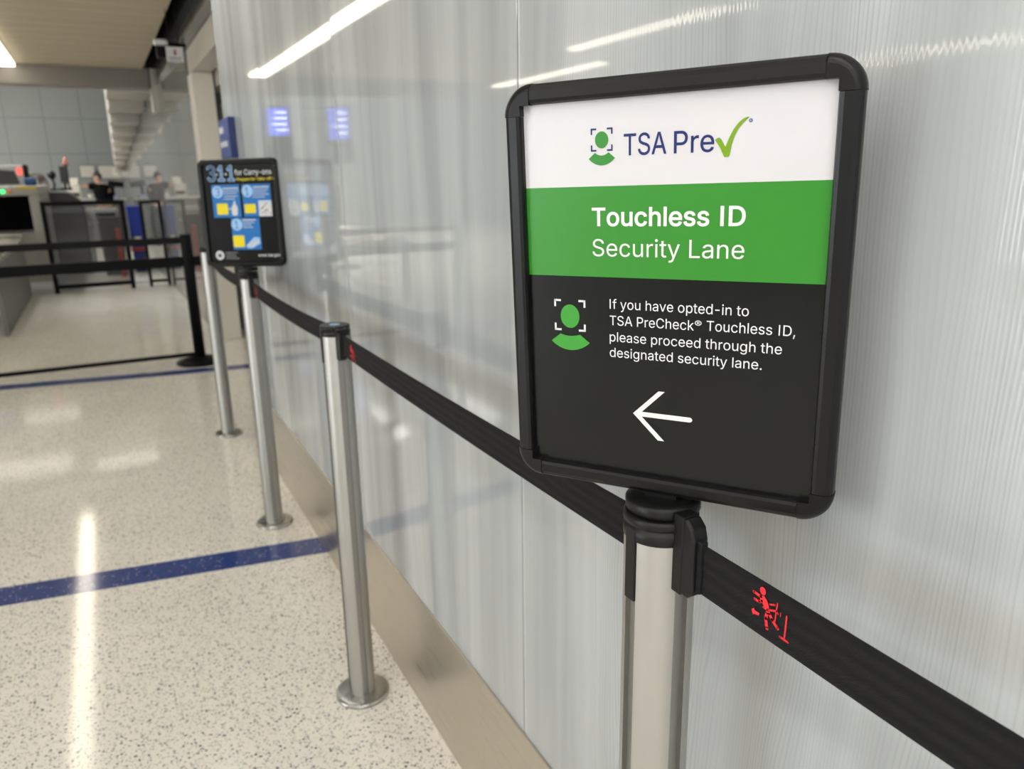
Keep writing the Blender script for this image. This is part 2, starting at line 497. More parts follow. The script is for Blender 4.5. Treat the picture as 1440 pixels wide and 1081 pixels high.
# ------------------------------------------------------------------ lettering (glyph outlines, 1/1000 em, cap height 509)
GLYPHS = {}
for rec in """ 188~,188|38 -119,68 71,137 71,84 -119~-453|337 244,337 188,114 188,114 244~.188|95 -4,88 -4,81 -2,75 0,69 4,63 9,58 14,54 20,52 27,50 34,50 41,50 48,52 55,54 62,58 68,63 73,69 78,75 82,81 85,88 86,95 87,103 86,110 85,116 82,122 78,128 73,132 68,136 62,139 55,140 48,141 41,140 34,139 27,136 20,132 14,128 9,122 4,116 0,110 -2,103 -4~1453|76 0,76 55,391 55,391 0|276 509,276 0,212 0,212 448,209 448,86 358,86 427,198 509~3453|218 -7,200 -6,182 -4,165 -1,148 4,133 10,118 17,104 25,92 35,80 46,70 57,62 70,55 84,49 99,46 115,44 132,109 132,111 122,113 112,117 103,121 95,126 87,133 80,140 74,148 68,156 63,165 59,175 56,185 53,196 51,207 50,219 50,231 50,243 52,254 54,265 57,275 61,285 66,293 71,301 78,308 85,315 93,320 102,324 111,327 122,329 133,329 145,329 156,327 166,324 177,321 187,316 196,310 205,303 213,295 221,285 228,275 234,263 239,249 242,235 245,219 247,201 248,157 248,157 299,288 448,288 452,70 452,70 509,372 509,372 461,211 278,211 289,233 290,254 290,273 287,291 282,308 276,324 268,338 258,350 248,361 236,371 222,379 208,385 193,389 178,392 162,393 145,392 127,389 111,385 95,379 80,370 66,361 53,350 41,337 30,324 21,309 12,292 6,275 0,257 -4,238 -6~>453|387 178,65 15,65 81,310 198,308 194,308 204,310 200,65 316,65 383,387 220~A480|16 0,201 509,276 509,463 0,395 0,287 302,264 372,232 478,245 478,213 371,191 302,85 0|110 142,110 199,370 199,370 142~B456|60 0,60 509,241 509,261 508,280 506,298 502,314 497,329 491,342 483,354 474,364 464,373 454,381 442,387 429,392 416,395 403,397 389,398 374,398 361,396 350,394 339,391 329,387 320,382 312,376 304,370 298,364 291,356 286,349 281,341 277,332 273,324 269,315 267,315 262,325 261,334 259,344 255,354 251,363 245,372 239,381 231,389 223,396 214,402 203,408 192,412 179,415 166,417 152,418 136,417 121,415 107,411 93,407 79,400 67,392 55,383 44,372 34,359 26,344 18,328 11,311 6,291 3,270 1,247 0|125 57,245 57,267 58,287 61,304 65,318 72,330 80,339 89,346 100,351 111,354 123,355 137,355 147,353 157,351 166,347 175,342 184,337 192,330 200,323 206,315 213,306 218,296 223,285 226,273 229,261 230,248 231,125 231|125 285,238 285,249 286,259 287,269 289,279 292,288 296,297 301,304 306,311 312,318 319,323 326,328 334,331 343,334 352,335 362,336 372,335 385,332 397,328 409,321 419,313 429,302 437,290 443,275 448,259 451,240 452,125 452~C510|267 -7,242 -6,217 -2,194 5,171 13,150 25,131 39,113 55,97 73,82 93,70 115,59 140,51 166,45 193,41 223,40 254,41 285,45 315,51 343,59 369,70 393,82 415,97 436,113 454,131 470,150 484,171 495,194 504,217 510,242 514,267 516,283 515,298 514,312 511,326 508,340 504,354 499,367 494,379 487,391 479,402 471,413 462,423 452,432 442,440 430,448 418,455 406,461 392,466 378,470 364,473 348,408 348,406 359,403 368,399 378,394 386,389 395,384 402,378 409,372 416,365 423,357 428,350 434,341 438,333 442,324 446,315 449,306 451,297 453,287 455,277 456,267 456,249 455,231 452,215 447,199 441,184 432,169 422,156 410,145 396,134 381,125 364,117 345,111 325,107 303,104 279,103 254,104 229,107 206,111 184,117 163,125 145,134 127,145 112,157 98,170 87,184 76,199 68,215 61,232 57,249 54,267 53,277 53,287 54,297 55,306 57,315 60,324 63,333 67,341 71,350 75,357 81,365 86,372 93,378 99,384 107,389 114,394 123,399 131,403 141,406 150,408 160,473 160,470 145,466 131,461 117,455 103,448 91,440 79,432 67,423 57,413 47,402 38,391 30,379 22,367 15,354 10,341 5,327 0,312 -3,298 -5,283 -6~D502|219 0,96 0,96 57,215 57,239 58,261 61,282 66,301 72,318 81,333 91,347 103,360 117,370 132,379 149,386 168,392 187,396 209,398 231,399 255,398 279,396 302,392 323,386 342,379 361,370 377,360 392,348 406,335 418,320 428,303 437,285 443,265 448,244 451,221 452,93 452,93 509,225 509,254 507,281 504,307 498,331 489,353 478,373 465,391 450,407 432,421 413,433 391,444 367,451 342,457 315,460 286,462 255,460 224,457 195,451 168,443 142,433 119,421 97,406 77,390 60,371 44,351 31,328 20,303 11,277 5,249 1|125 509,125 0,60 0,60 509~E419|60 0,60 509,372 509,372 452,125 452,125 286,355 286,355 229,125 229,125 57,375 57,375 0~F410|60 0,60 509,369 509,369 452,125 452,125 278,346 278,346 221,125 221,125 0~G520|269 -7,242 -6,217 -2,193 5,171 14,149 25,130 39,112 55,96 73,82 93,69 116,59 140,51 166,45 194,41 223,40 254,41 285,45 315,51 343,59 369,69 393,82 415,96 436,112 454,129 470,149 484,170 495,192 504,215 510,239 514,265 516,281 515,296 514,311 511,326 508,340 504,354 498,367 492,380 485,392 478,403 469,414 460,424 450,433 439,441 428,449 416,456 404,462 391,467 377,471 363,474 349,408 349,405 358,401 368,397 377,392 385,387 393,382 401,376 408,370 415,363 421,356 427,349 432,341 437,333 441,324 445,315 448,306 451,296 453,286 455,276 455,265 456,247 455,230 452,214 447,198 441,183 432,169 422,156 410,145 397,134 381,125 364,117 345,111 325,107 303,104 279,103 254,104 229,107 206,111 184,117 163,125 145,134 128,145 112,157 99,170 87,184 76,200 68,216 61,233 57,250 54,269 53,285 54,301 56,317 59,331 65,345 71,357 79,369 88,379 99,388 110,396 123,403 137,408 152,412 168,414 185,415 202,434 199,283 199,283 256,478 256,478 200,477 176,474 152,468 131,461 110,451 91,439 73,426 57,411 43,395 30,377 19,357 10,337 2,315 -3,292 -6~H517|60 0,60 509,125 509,125 289,392 289,392 509,457 509,457 0,392 0,392 232,125 232,125 0~I252|94 0,94 509,158 509,158 0~L393|60 0,60 509,125 509,125 57,361 57,361 0~M628|60 0,60 509,152 509,277 187,287 159,299 123,311 84,322 49,307 49,318 83,330 121,342 158,352 187,476 509,568 509,568 0,504 0,504 291,504 327,505 369,506 413,507 457,513 457,498 409,482 363,467 322,456 291,342 0,286 0,170 291,159 321,145 361,129 408,112 457,119 457,120 416,121 372,122 328,122 291,122 0~N523|60 0,60 509,136 509,343 183,363 151,388 107,414 55,405 54,401 108,399 157,399 195,399 509,463 509,463 0,387 0,202 290,177 331,148 381,108 452,119 454,122 384,124 328,125 291,125 0~O533|267 -7,241 -6,217 -2,194 5,171 13,150 25,131 39,113 55,97 73,82 93,70 115,59 140,51 166,45 193,41 223,40 254,41 285,45 315,51 343,59 369,70 393,82 415,97 436,113 454,131 470,150 484,171 495,194 504,217 510,241 514,267 516,293 514,317 510,340 504,363 495,384 484,403 470,421 454,437 436,451 415,464 393,474 369,482 343,488 315,492 285,493 254,492 223,488 193,482 166,474 140,464 115,451 93,437 73,421 55,403 39,384 25,363 13,340 5,317 -2,293 -6|267 53,285 54,302 57,318 61,334 68,349 76,364 86,377 98,388 112,399 127,408 144,416 163,422 183,427 205,429 229,430 254,429 279,427 303,422 325,416 346,408 365,399 382,388 397,377 411,364 423,349 433,334 441,318 447,302 452,285 455,267 456,249 455,232 452,215 447,199 441,184 433,170 422,157 411,145 397,135 381,125 364,117 345,111 325,107 303,104 279,103 254,104 229,107 205,111 183,117 163,125 144,135 127,145 112,157 98,170 86,184 76,199 68,215 61,232 57,249 54~P445|60 0,60 509,235 509,258 508,279 505,298 501,316 495,332 487,347 478,360 468,371 456,381 444,390 430,397 415,402 399,406 383,408 365,409 348,408 330,406 313,402 296,397 280,390 265,381 251,371 239,360 227,347 216,332 207,316 199,298 193,279 189,258 187,235 186,109 186,109 242,233 242,248 243,262 245,275 247,287 251,297 256,306 262,315 269,322 276,328 284,333 294,337 303,340 314,343 325,344 336,344 348,344 359,343 371,340 382,337 392,333 402,328 411,322 419,315 426,306 433,297 439,286 443,275 447,262 450,248 451,232 452,125 452,125 0~R449|60 0,60 509,236 509,259 508,280 505,299 501,317 496,333 489,348 480,361 470,372 459,382 447,390 433,397 419,403 403,406 387,409 370,409 352,409 334,406 317,403 301,397 286,390 271,382 258,372 246,361 235,348 226,333 217,317 210,299 205,279 201,258 198,236 198,96 198,96 255,234 255,249 256,263 257,276 259,287 263,298 267,307 272,315 278,322 285,329 292,334 300,338 309,341 319,343 329,345 340,345 352,345 364,343 375,341 386,338 395,334 405,329 413,322 421,315 428,307 434,298 440,287 444,275 448,262 450,248 452,233 452,125 452,125 0|353 0,230 229,303 229,428 0~S447|224 -9,202 -8,182 -6,162 -2,144 3,128 9,112 17,98 26,85 36,74 48,64 60,56 74,49 88,44 103,40 120,38 137,104 137,106 125,109 115,112 105,117 96,123 88,130 80,138 74,147 68,156 63,166 59,177 55,188 53,200 51,212 50,224 49,237 50,250 51,263 53,275 56,286 60,296 65,306 71,315 77,323 84,329 92,335 100,340 109,343 119,345 129,346 139,345 149,343 157,341 165,337 172,332 179,326 185,320 190,313 195,305 200,296 205,287 208,277 212,267 216,256 219,245 222,184 239,160 247,138 256,118 266,101 277,86 289,74 303,64 318,57 335,53 353,52 372,53 389,56 405,60 420,67 434,75 448,85 460,96 471,109 481,122 490,138 498,154 504,171 509,189 513,208 515,227 516,247 515,266 513,283 509,300 504,316 498,331 490,344 481,357 471,367 461,377 449,385 436,392 422,396 408,399 393,401 378,337 378,335 393,330 406,323 418,313 428,302 437,289 445,275 451,259 455,243 458,225 459,212 458,200 457,188 455,178 452,167 448,158 443,149 438,141 432,135 425,129 418,124 411,120 402,117 394,116 385,115 376,116 366,118 356,121 348,125 340,131 334,138 327,145 322,152 317,161 312,169 308,178 305,187 301,196 298,204 296,212 293,264 279,312 264,321 259,331 255,341 249,350 244,359 238,367 231,375 224,382 215,389 207,395 198,399 187,403 177,406 165,408 152,408 139,407 122,405 107,400 92,394 77,386 64,377 51,366 39,353 28,339 19,323 11,306 4,288 -2,268 -6,246 -8~T449|32 452,32 509,417 509,417 452,257 452,257 0,193 0,193 452~U517|259 -8,235 -7,213 -4,192 0,172 7,154 15,137 25,121 37,108 50,95 64,85 80,76 97,69 114,64 133,61 153,60 173,60 509,124 509,124 178,125 164,127 150,130 137,135 125,141 113,148 102,156 92,165 83,176 75,187 68,200 62,213 57,227 54,243 52,259 52,275 52,290 54,305 57,318 62,331 68,342 75,352 83,362 92,370 102,377 113,382 125,387 137,390 150,392 164,393 178,393 509,457 509,457 173,456 153,453 133,448 114,441 97,433 80,422 64,410 50,396 37,380 25,363 15,345 7,325 0,304 -4,282 -7~W686|155 0,16 509,82 509,163 196,175 145,187 94,197 40,189 40,200 94,211 145,224 196,306 509,380 509,462 196,474 145,486 94,497 40,488 40,499 94,510 145,523 196,603 509,670 509,530 0,455 0,368 323,351 391,336 475,350 475,335 395,318 323,230 0~Y472|203 0,203 208,16 509,91 509,192 344,222 292,228 282,233 270,238 258,244 245,250 230,224 230,229 245,235 258,240 271,246 282,251 293,280 344,381 509,455 509,268 208,268 0~a389|160 -9,146 -8,132 -6,119 -4,106 0,94 5,83 11,73 18,63 26,55 35,48 45,41 55,37 67,33 80,31 93,30 108,31 120,32 132,35 143,39 152,43 161,49 169,55 176,62 182,69 188,78 193,86 198,95 202,105 205,115 208,125 211,178 220,234 227,242 228,249 229,255 231,261 233,265 235,269 238,272 241,274 245,275 249,276 255,276 257,275 266,274 274,272 282,270 290,267 297,263 303,258 309,253 314,247 318,240 322,232 325,224 328,215 329,206 330,196 331,185 330,175 329,166 328,157 325,149 322,142 319,135 315,128 310,123 306,118 301,113 296,109 290,105 285,102 279,100 274,41 291,47 304,53 317,61 328,69 337,79 346,88 354,99 360,110 366,121 371,133 375,145 379,157 381,169 383,182 384,194 384,202 384,211 384,220 383,229 381,239 379,249 377,258 374,268 370,277 366,286 360,294 354,302 347,310 339,316 330,322 320,327 309,331 297,334 283,336 268,337 251,337 0,277 0,277 52,272 52,270 47,266 41,262 36,257 30,252 25,246 19,239 14,232 9,224 5,215 1,206 -2,195 -5,184 -7,172 -8|170 45,184 46,196 48,207 50,218 54,228 59,237 64,245 71,252 78,258 85,263 93,268 102,271 111,274 119,275 129,276 138,276 190,274 188,271 186,268 185,264 183,259 182,231 176,200 171,175 168,167 167,158 165,150 163,142 161,134 159,127 156,120 152,114 148,108 144,103 139,99 134,96 128,94 121,92 113,92 105,92 97,93 90,95 84,98 78,102 72,106 67,111 63,117 59,123 55,130 52,137 50,145 48,153 47,161 46~c396|207 -8,187 -7,168 -4,150 1,133 8,117 16,102 27,88 39,76 53,65 68,56 85,48 103,42 123,38 143,35 165,34 187,35 211,38 233,42 253,48 273,56 291,65 308,76 323,88 337,102 349,117 360,133 369,150 376,168 380,187 383,207 384,218 384,229 383,240 382,250 380,260 377,270 374,279 370,288 366,297 361,305 356,313 350,320 344,327 337,334 330,340 322,345 314,350 305,355 296,358 287,362 277,303 262,301 268,299 273,296 279,294 284,290 289,287 294,283 299,279 303,275 307,270 311,265 314,260 317,254 320,248 323,242 325,236 327,229 328,222 329,215 330,207 330,193 329,179 327,167 323,155 317,145 310,136 302,127 292,120 282,114 271,108 258,104 245,101 231,98 217,97 203,96 187,97 173,98 158,101 144,104 131,108 117,114 105,120 94,127 83,136 74,145 66,155 59,167 53,179 50,193 47,207 46,215 47,222 47,229 48,236 50,243 52,249 54,255 56,260 59,266 62,271 66,276 70,280 74,284 79,288 83,292 89,295 94,298 99,300 105,302 111,304 117,363 102,360 92,356 83,352 73,347 65,341 56,335 48,329 41,322 34,314 27,306 21,298 16,289 11,280 6,271 3,261 -1,251 -3,240 -5,229 -7,218 -8~d424|195 -8,177 -7,159 -4,142 1,126 7,111 16,98 27,85 39,74 52,63 68,55 84,47 103,42 122,37 143,35 165,34 189,35 212,37 234,42 255,47 274,55 293,64 309,74 325,85 338,98 350,112 361,127 369,143 376,159 381,177 383,196 384,209 384,222 383,233 380,244 377,253 373,261 368,269 363,276 357,282 352,287 346,306 319,311 319,311 509,372 509,372 0,313 0,313 59,307 59,287 31,281 25,275 19,268 14,261 9,252 4,243 -1,233 -4,221 -6,209 -8|205 47,218 47,230 50,242 53,253 58,263 65,272 73,280 82,288 92,294 103,299 115,304 128,307 142,310 157,311 173,312 189,311 206,310 221,307 236,304 250,300 263,294 275,288 286,281 296,273 304,263 312,253 318,242 323,231 327,218 329,205 330,191 329,178 327,166 323,155 318,145 311,135 303,127 294,120 284,114 273,108 261,104 248,101 234,98 220,97 205,96 189,97 174,98 158,101 144,104 130,109 117,114 104,120 93,128 83,136 74,145 66,155 59,166 54,178 50,191 48~e404|212 -8,191 -7,170 -4,151 1,133 8,117 16,102 27,88 39,76 53,65 68,56 85,48 103,42 122,38 143,35 164,34 187,35 210,38 231,42 252,48 271,55 290,64 307,75 322,87 336,100 349,115 359,131 368,148 375,166 380,185 383,205 384,218 384,230 383,242 381,254 378,266 374,277 369,289 364,299 357,309 349,319 341,328 331,337 321,344 309,351 296,357 282,362 267,366 250,369 233,371 214,371 194,371 169,75 169,75 221,338 221,310 202,309 217,308 231,305 244,302 257,298 269,292 280,286 290,279 299,271 307,263 314,253 320,242 324,231 328,218 329,205 330,192 329,179 327,167 324,156 319,146 313,137 306,129 298,121 290,115 280,109 270,104 259,101 247,98 235,96 223,96 211,96 178,97 161,98 146,101 132,105 118,110 106,117 95,124 85,132 76,141 68,151 61,162 56,173 52,186 49,199 47,212 46,221 46,230 47,238 48,246 50,254 53,261 56,268 59,274 63,280 68,285 73,290 78,295 84,299 91,303 98,306 105,365 91,361 79,356 68,350 58,343 48,335 39,326 31,316 23,306 16,295 10,283 4,270 0,256 -4,242 -6,227 -8~f254|228 379,228 327,6 327,6 379|81 0,81 432,81 444,83 456,86 467,90 477,96 486,102 494,109 502,117 508,126 514,135 519,145 523,155 526,166 528,176 529,187 530,195 530,203 529,210 529,216 528,222 527,243 521,227 468,215 472,195 474,184 473,175 472,167 469,160 465,154 460,150 454,146 447,144 438,142 429,142 419,142 0~g425|207 -151,191 -150,175 -149,160 -147,147 -144,134 -140,122 -135,111 -130,100 -124,91 -117,82 -110,74 -103,67 -95,61 -86,55 -78,51 -69,101 -41,122 -66,127 -71,133 -76,139 -80,146 -84,154 -88,163 -92,173 -94,183 -96,195 -97,207 -97,225 -96,241 -94,256 -89,270 -83,282 -75,293 -65,301 -53,307 -40,310 -24,311 -6,311 68,306 68,287 41,281 36,275 30,268 25,261 20,252 16,243 12,233 9,221 7,209 5,195 5,177 6,160 8,143 13,128 19,113 27,99 36,86 47,74 60,64 74,55 90,48 108,42 126,38 147,35 168,34 191,35 214,37 236,42 256,47 275,55 293,64 310,74 325,86 338,98 350,112 361,127 369,143 376,160 381,178 383,196 384,210 384,222 383,234 380,244 377,253 373,262 368,270 363,277 358,283 352,288 346,308 319,313 319,313 379,372 379,372 -9,372 -28,369 -46,364 -62,358 -77,350 -90,341 -102,330 -112,318 -121,305 -129,291 -136,275 -141,259 -145,242 -148,225 -150|205 59,218 60,231 62,243 65,254 69,264 75,273 82,281 90,288 99,294 110,300 121,304 133,308 147,310 161,312 176,312 193,312 208,310 223,308 238,305 251,300 264,295 276,288 286,281 296,273 305,264 312,254 319,243 323,231 327,218 329,205 330,191 329,178 327,166 323,155 318,145 312,136 304,128 295,120 285,114 274,109 262,104 250,101 236,98 222,97 208,96 193,97 177,98 162,101 148,104 135,109 123,114 111,121 101,128 91,136 83,145 76,156 70,167 65,178 62,191 60~h410|114 227,114 0,53 0,53 509,114 509,114 287,102 287,110 307,119 324,129 339,140 352,152 362,165 370,180 376,195 381,211 384,227 384,242 384,257 382,270 379,283 374,295 369,306 362,316 353,326 344,334 333,341 321,347 307,351 293,354 276,356 259,357 240,357 0,296 0,296 235,295 252,292 268,288 281,281 294,273 304,263 313,252 320,239 325,225 328,210 329,199 329,189 327,179 325,170 322,161 317,152 312,145 306,138 299,132 291,126 283,122 273,118 263,116 252,114 240~i167|53 0,53 379,114 379,114 0|84 443,77 443,71 445,65 447,59 450,54 455,49 460,46 465,43 471,42 477,41 483,42 490,43 496,46 502,49 507,54 512,59 516,65 519,71 522,77 523,84 524,91 523,97 522,103 519,109 516,114 512,118 507,122 502,124 496,126 490,126 483,126 477,124 471,122 465,118 460,114 455,109 450,103 447,97 445,91 443~k381|110 137,110 212,121 212,284 379,360 379,184 199,177 199|53 0,53 509,114 509,114 0|294 0,148 186,191 229,372 0~l167|53 0,53 509,114 509,114 0~n410|114 227,114 0,53 0,53 379,112 379,112 287,102 287,110 307,119 324,129 339,140 352,152 362,165 370,180 376,195 381,211 384,227 384,242 384,257 382,270 379,283 374,295 369,306 362,316 353,325 344,333 333,341 321,347 307,351 293,354 276,356 259,357 240,357 0,296 0,296 235,295 252,292 268,288 281,281 294,273 304,263 313,252 320,239 325,225 328,210 329,199 329,189 327,179 325,170 322,161 317,152 312,145 306,138 299,132 291,126 283,122 273,118 263,116 252,114 240~o415|207 -8,187 -7,168 -4,150 1,133 8,117 16,102 27,88 39,76 53,65 68,56 85,48 103,42 123,38 143,35 165,34 187,35 211,38 233,42 253,48 273,56 291,65 308,76 323,88 337,102 349,117 360,133 369,150 376,168 380,187 383,207 384,228 383,247 380,265 376,282 369,299 360,314 349,327 337,339 323,350 308,359 291,367 273,373 253,378 233,380 211,381 187,380 165,378 143,373 123,367 103,359 85,350 68,339 53,327 39,314 27,299 16,282 8,265 1,247 -4,228 -7|207 46,222 47,236 50,248 53,260 59,270 66,280 74,288 83,295 94,302 105,307 117,311 131,315 144,317 158,319 173,319 187,319 202,317 217,315 231,311 245,307 258,302 271,295 282,288 292,280 302,270 310,260 317,248 323,236 327,222 329,207 330,193 329,179 327,167 323,155 317,145 310,136 302,127 292,120 282,114 271,108 258,104 245,101 231,98 217,97 203,96 187,97 173,98 158,101 144,104 131,108 117,114 105,120 94,127 83,136 74,145 66,155 59,167 53,179 50,193 47~p424|53 -143,53 379,112 379,112 319,118 319,137 346,143 352,149 357,155 363,163 368,171 373,181 377,191 380,203 383,215 384,229 384,248 383,265 381,282 376,298 369,313 361,327 350,339 338,351 325,361 309,370 293,377 274,383 255,387 234,389 212,390 189,389 165,387 143,383 122,377 103,370 84,361 68,351 52,340 39,327 27,313 16,298 7,282 1,266 -4,248 -7,229 -8,216 -8,204 -6,192 -4,182 -1,173 4,164 9,156 14,150 19,143 25,138 31,118 59,114 59,114 -143|220 47,234 48,247 50,258 54,269 59,279 66,289 74,297 83,304 93,310 104,316 117,320 130,324 144,326 158,328 174,328 189,328 205,326 220,324 234,320 248,316 261,311 273,304 284,297 294,289 303,280 311,270 318,259 323,247 327,234 329,220 330,207 329,194 327,182 323,171 318,161 312,152 304,144 296,137 286,130 275,125 263,121 250,117 236,115 221,113 206,113 189,113 173,115 157,117 142,121 128,125 115,131 103,137 92,144 82,152 73,162 65,172 58,183 53,194 50,207 47~r259|53 0,53 379,112 379,112 321,115 321,120 332,126 342,134 351,142 360,152 367,163 374,175 378,187 382,200 384,213 385,229 384,243 384,243 322,230 324,207 326,196 325,186 324,177 322,168 319,159 315,151 310,144 304,137 298,131 291,126 284,121 275,118 267,116 257,114 247,114 237,114 0~s365|182 -8,167 -8,152 -6,138 -4,125 -1,112 3,100 9,89 15,79 21,70 29,62 38,54 47,48 58,43 69,39 81,36 94,94 107,98 95,102 84,108 75,116 67,124 60,134 55,144 51,156 48,168 46,181 45,196 46,210 48,223 51,234 56,244 62,253 69,260 77,264 85,267 94,268 103,267 110,266 118,263 124,259 130,254 136,248 141,241 145,232 149,223 152,212 155,149 170,130 175,112 182,97 190,83 198,72 208,63 219,56 231,51 244,48 258,47 274,48 287,50 299,53 310,58 321,65 332,73 341,82 350,92 357,103 364,115 370,128 375,142 379,156 382,171 384,187 384,202 384,216 383,230 380,242 377,254 372,265 367,274 361,283 355,292 347,299 339,305 330,311 321,316 311,320 301,324 290,268 277,265 286,261 294,256 301,250 309,243 316,234 322,225 326,214 330,201 332,187 333,174 332,162 330,151 327,140 322,131 317,123 310,117 303,112 295,109 286,109 277,109 269,111 262,114 255,118 249,124 243,131 238,139 234,149 230,159 226,172 223,229 209,249 204,267 197,282 190,295 181,306 171,315 161,322 149,327 136,330 122,331 107,330 93,328 81,324 69,319 58,312 47,304 37,295 28,284 20,273 13,260 6,246 1,231 -3,216 -6,199 -8~t227|204 379,204 327,6 327,6 379|65 471,126 471,126 98,126 88,128 80,130 73,132 66,136 61,141 57,146 54,153 52,161 50,170 50,185 51,202 54,213 2,192 -3,168 -4,150 -3,133 0,117 5,104 12,92 21,82 32,75 45,69 59,66 75,65 93~u410|182 -5,167 -4,153 -3,140 1,127 5,115 11,104 18,94 26,84 36,76 47,69 59,63 72,59 87,55 103,53 120,53 139,53 379,114 379,114 144,115 127,117 112,122 98,129 86,137 75,147 66,158 59,171 54,185 51,200 50,211 51,221 52,231 54,240 58,249 62,257 67,265 73,272 80,278 88,283 97,288 106,291 117,294 128,296 140,296 153,296 379,357 379,357 0,298 0,298 92,307 92,300 72,291 54,281 39,269 27,257 17,244 9,230 3,215 -2,199 -4~v389|163 0,17 379,84 379,165 155,170 141,175 128,179 114,183 100,187 87,206 21,184 21,203 87,206 100,210 114,215 128,219 141,224 155,305 379,371 379,226 0~w567|138 0,23 379,87 379,133 214,154 137,175 41,165 41,186 135,206 214,252 379,316 379,362 214,382 136,402 41,391 41,413 135,434 214,480 379,545 379,429 0,368 0,319 172,305 225,291 280,277 338,291 338,277 280,263 225,248 172,199 0~y389|47 -139,61 -86,71 -87,78 -89,85 -90,92 -90,98 -90,104 -89,110 -88,115 -85,120 -82,125 -79,130 -74,135 -68,139 -62,143 -54,147 -45,151 -36,163 -1,17 379,84 379,165 155,170 141,175 128,179 114,183 100,187 87,206 21,184 21,202 87,224 155,305 379,371 379,204 -58,199 -70,194 -80,189 -90,183 -99,177 -107,170 -114,163 -121,155 -127,148 -132,139 -136,131 -139,121 -142,112 -144,102 -145,91 -145,65 -143~®463|231 118,215 119,199 121,184 124,169 128,154 134,140 140,127 148,114 157,102 166,91 177,81 188,71 200,63 212,55 226,48 240,43 254,38 269,35 285,33 301,33 317,33 333,35 349,38 364,43 379,48 394,55 408,63 421,71 434,81 446,91 457,102 468,114 477,127 486,140 493,154 500,169 506,184 510,199 513,215 515,231 516,248 515,264 513,279 510,294 506,309 500,323 493,336 486,349 477,361 468,372 457,383 446,392 434,401 421,408 408,415 394,420 379,425 364,428 349,430 333,430 317,430 301,428 285,425 269,420 254,415 240,408 226,401 212,392 200,383 188,372 177,361 166,349 157,336 148,323 140,309 134,294 128,279 124,264 121,248 119|231 166,248 167,264 170,279 174,293 179,307 187,320 195,332 205,343 216,353 228,362 241,369 255,375 270,379 285,381 300,382 317,381 333,379 349,375 364,369 379,362 393,353 406,343 418,332 429,320 438,307 447,293 454,279 460,264 464,248 467,231 467,215 467,200 464,184 460,170 454,156 447,143 438,131 429,120 418,110 406,101 393,94 379,88 364,84 349,82 333,81 317,82 300,84 285,88 270,94 255,101 241,110 228,120 216,131 205,143 195,156 187,170 179,184 174,200 170,215 167|273 226,228 312,273 312,319 226|161 226,161 409,253 409,258 408,263 408,268 406,274 405,279 402,284 399,289 396,294 392,298 388,302 383,305 377,308 372,310 365,311 358,311 350,311 342,310 335,308 328,305 322,302 316,298 311,293 306,288 301,283 298,278 295,272 292,266 290,261 289,255 288,250 287,185 287,185 319,239 319,243 319,246 320,250 321,254 324,257 327,261 330,263 334,265 339,266 344,267 350,266 356,265 361,263 366,261 369,257 372,253 374,250 376,246 377,243 378,239 378,203 378,203 226""".split('~'):
    ch, rest = rec[0], rec[1:].split('|')
    GLYPHS[ch] = (int(rest[0]), [[tuple(map(int, p.split())) for p in c.split(',')] for c in rest[1:]])


GLYPHS['-'] = (GLYPHS['-'][0] - 70, [[(p[0] - 35, p[1]) for p in c] for c in GLYPHS['-'][1]])


def grow(contours, d):
    """outlines pushed outwards by d; counters, which run the other way round, shrink"""
    def area(c):
        return sum(c[k - 1][0] * c[k][1] - c[k][0] * c[k - 1][1] for k in range(len(c)))
    sg = 1 if area(max(contours, key=lambda c: abs(area(c)))) > 0 else -1
    out = []
    for c in contours:
        n = len(c)
        r = []
        for k in range(n):
            a, p, q = Vector(c[k - 1]), Vector(c[k]), Vector(c[(k + 1) % n])
            e1, e2 = (p - a).normalized(), (q - p).normalized()
            n1, n2 = Vector((e1.y, -e1.x)), Vector((e2.y, -e2.x))
            m = n1 + n2
            m = m / max(0.5, m.length_squared / 2) if m.length > 1e-6 else n1
            p = p + m * d * sg
            r.append((p.x, p.y))
        out.append(r)
    return out


def filled(contours):
    """filled flat mesh (verts, faces) of closed outlines given in millimetres, holes left open"""
    vs, fs = [], []
    for c in contours:
        fs.append(list(range(len(vs), len(vs) + len(c))))
        vs += [Vector((p[0], p[1])) for p in c]
    r = delaunay_2d_cdt(vs, [], fs, 0, 1e-5)
    keep = []
    for f in r[2]:
        x = sum(r[0][i].x for i in f) / len(f)
        y = sum(r[0][i].y for i in f) / len(f)
        wn = 0
        for c in contours:                      # outlines may overlap: keep what winds round at least once
            for k in range(len(c)):
                (x1, y1), (x2, y2) = c[k - 1], c[k]
                if (y1 > y) != (y2 > y) and x < (x2 - x1) * (y - y1) / (y2 - y1) + x1:
                    wn += 1 if y2 > y1 else -1
        if wn:
            keep.append(tuple(f))
    return [(v.x, v.y) for v in r[0]], keep


INK = {}


def glyph_mesh(ch, bold):
    if (ch, bold) not in INK:
        cs = GLYPHS[ch][1]
        INK[ch, bold] = filled(grow(cs, bold) if bold else cs)
    return INK[ch, bold]


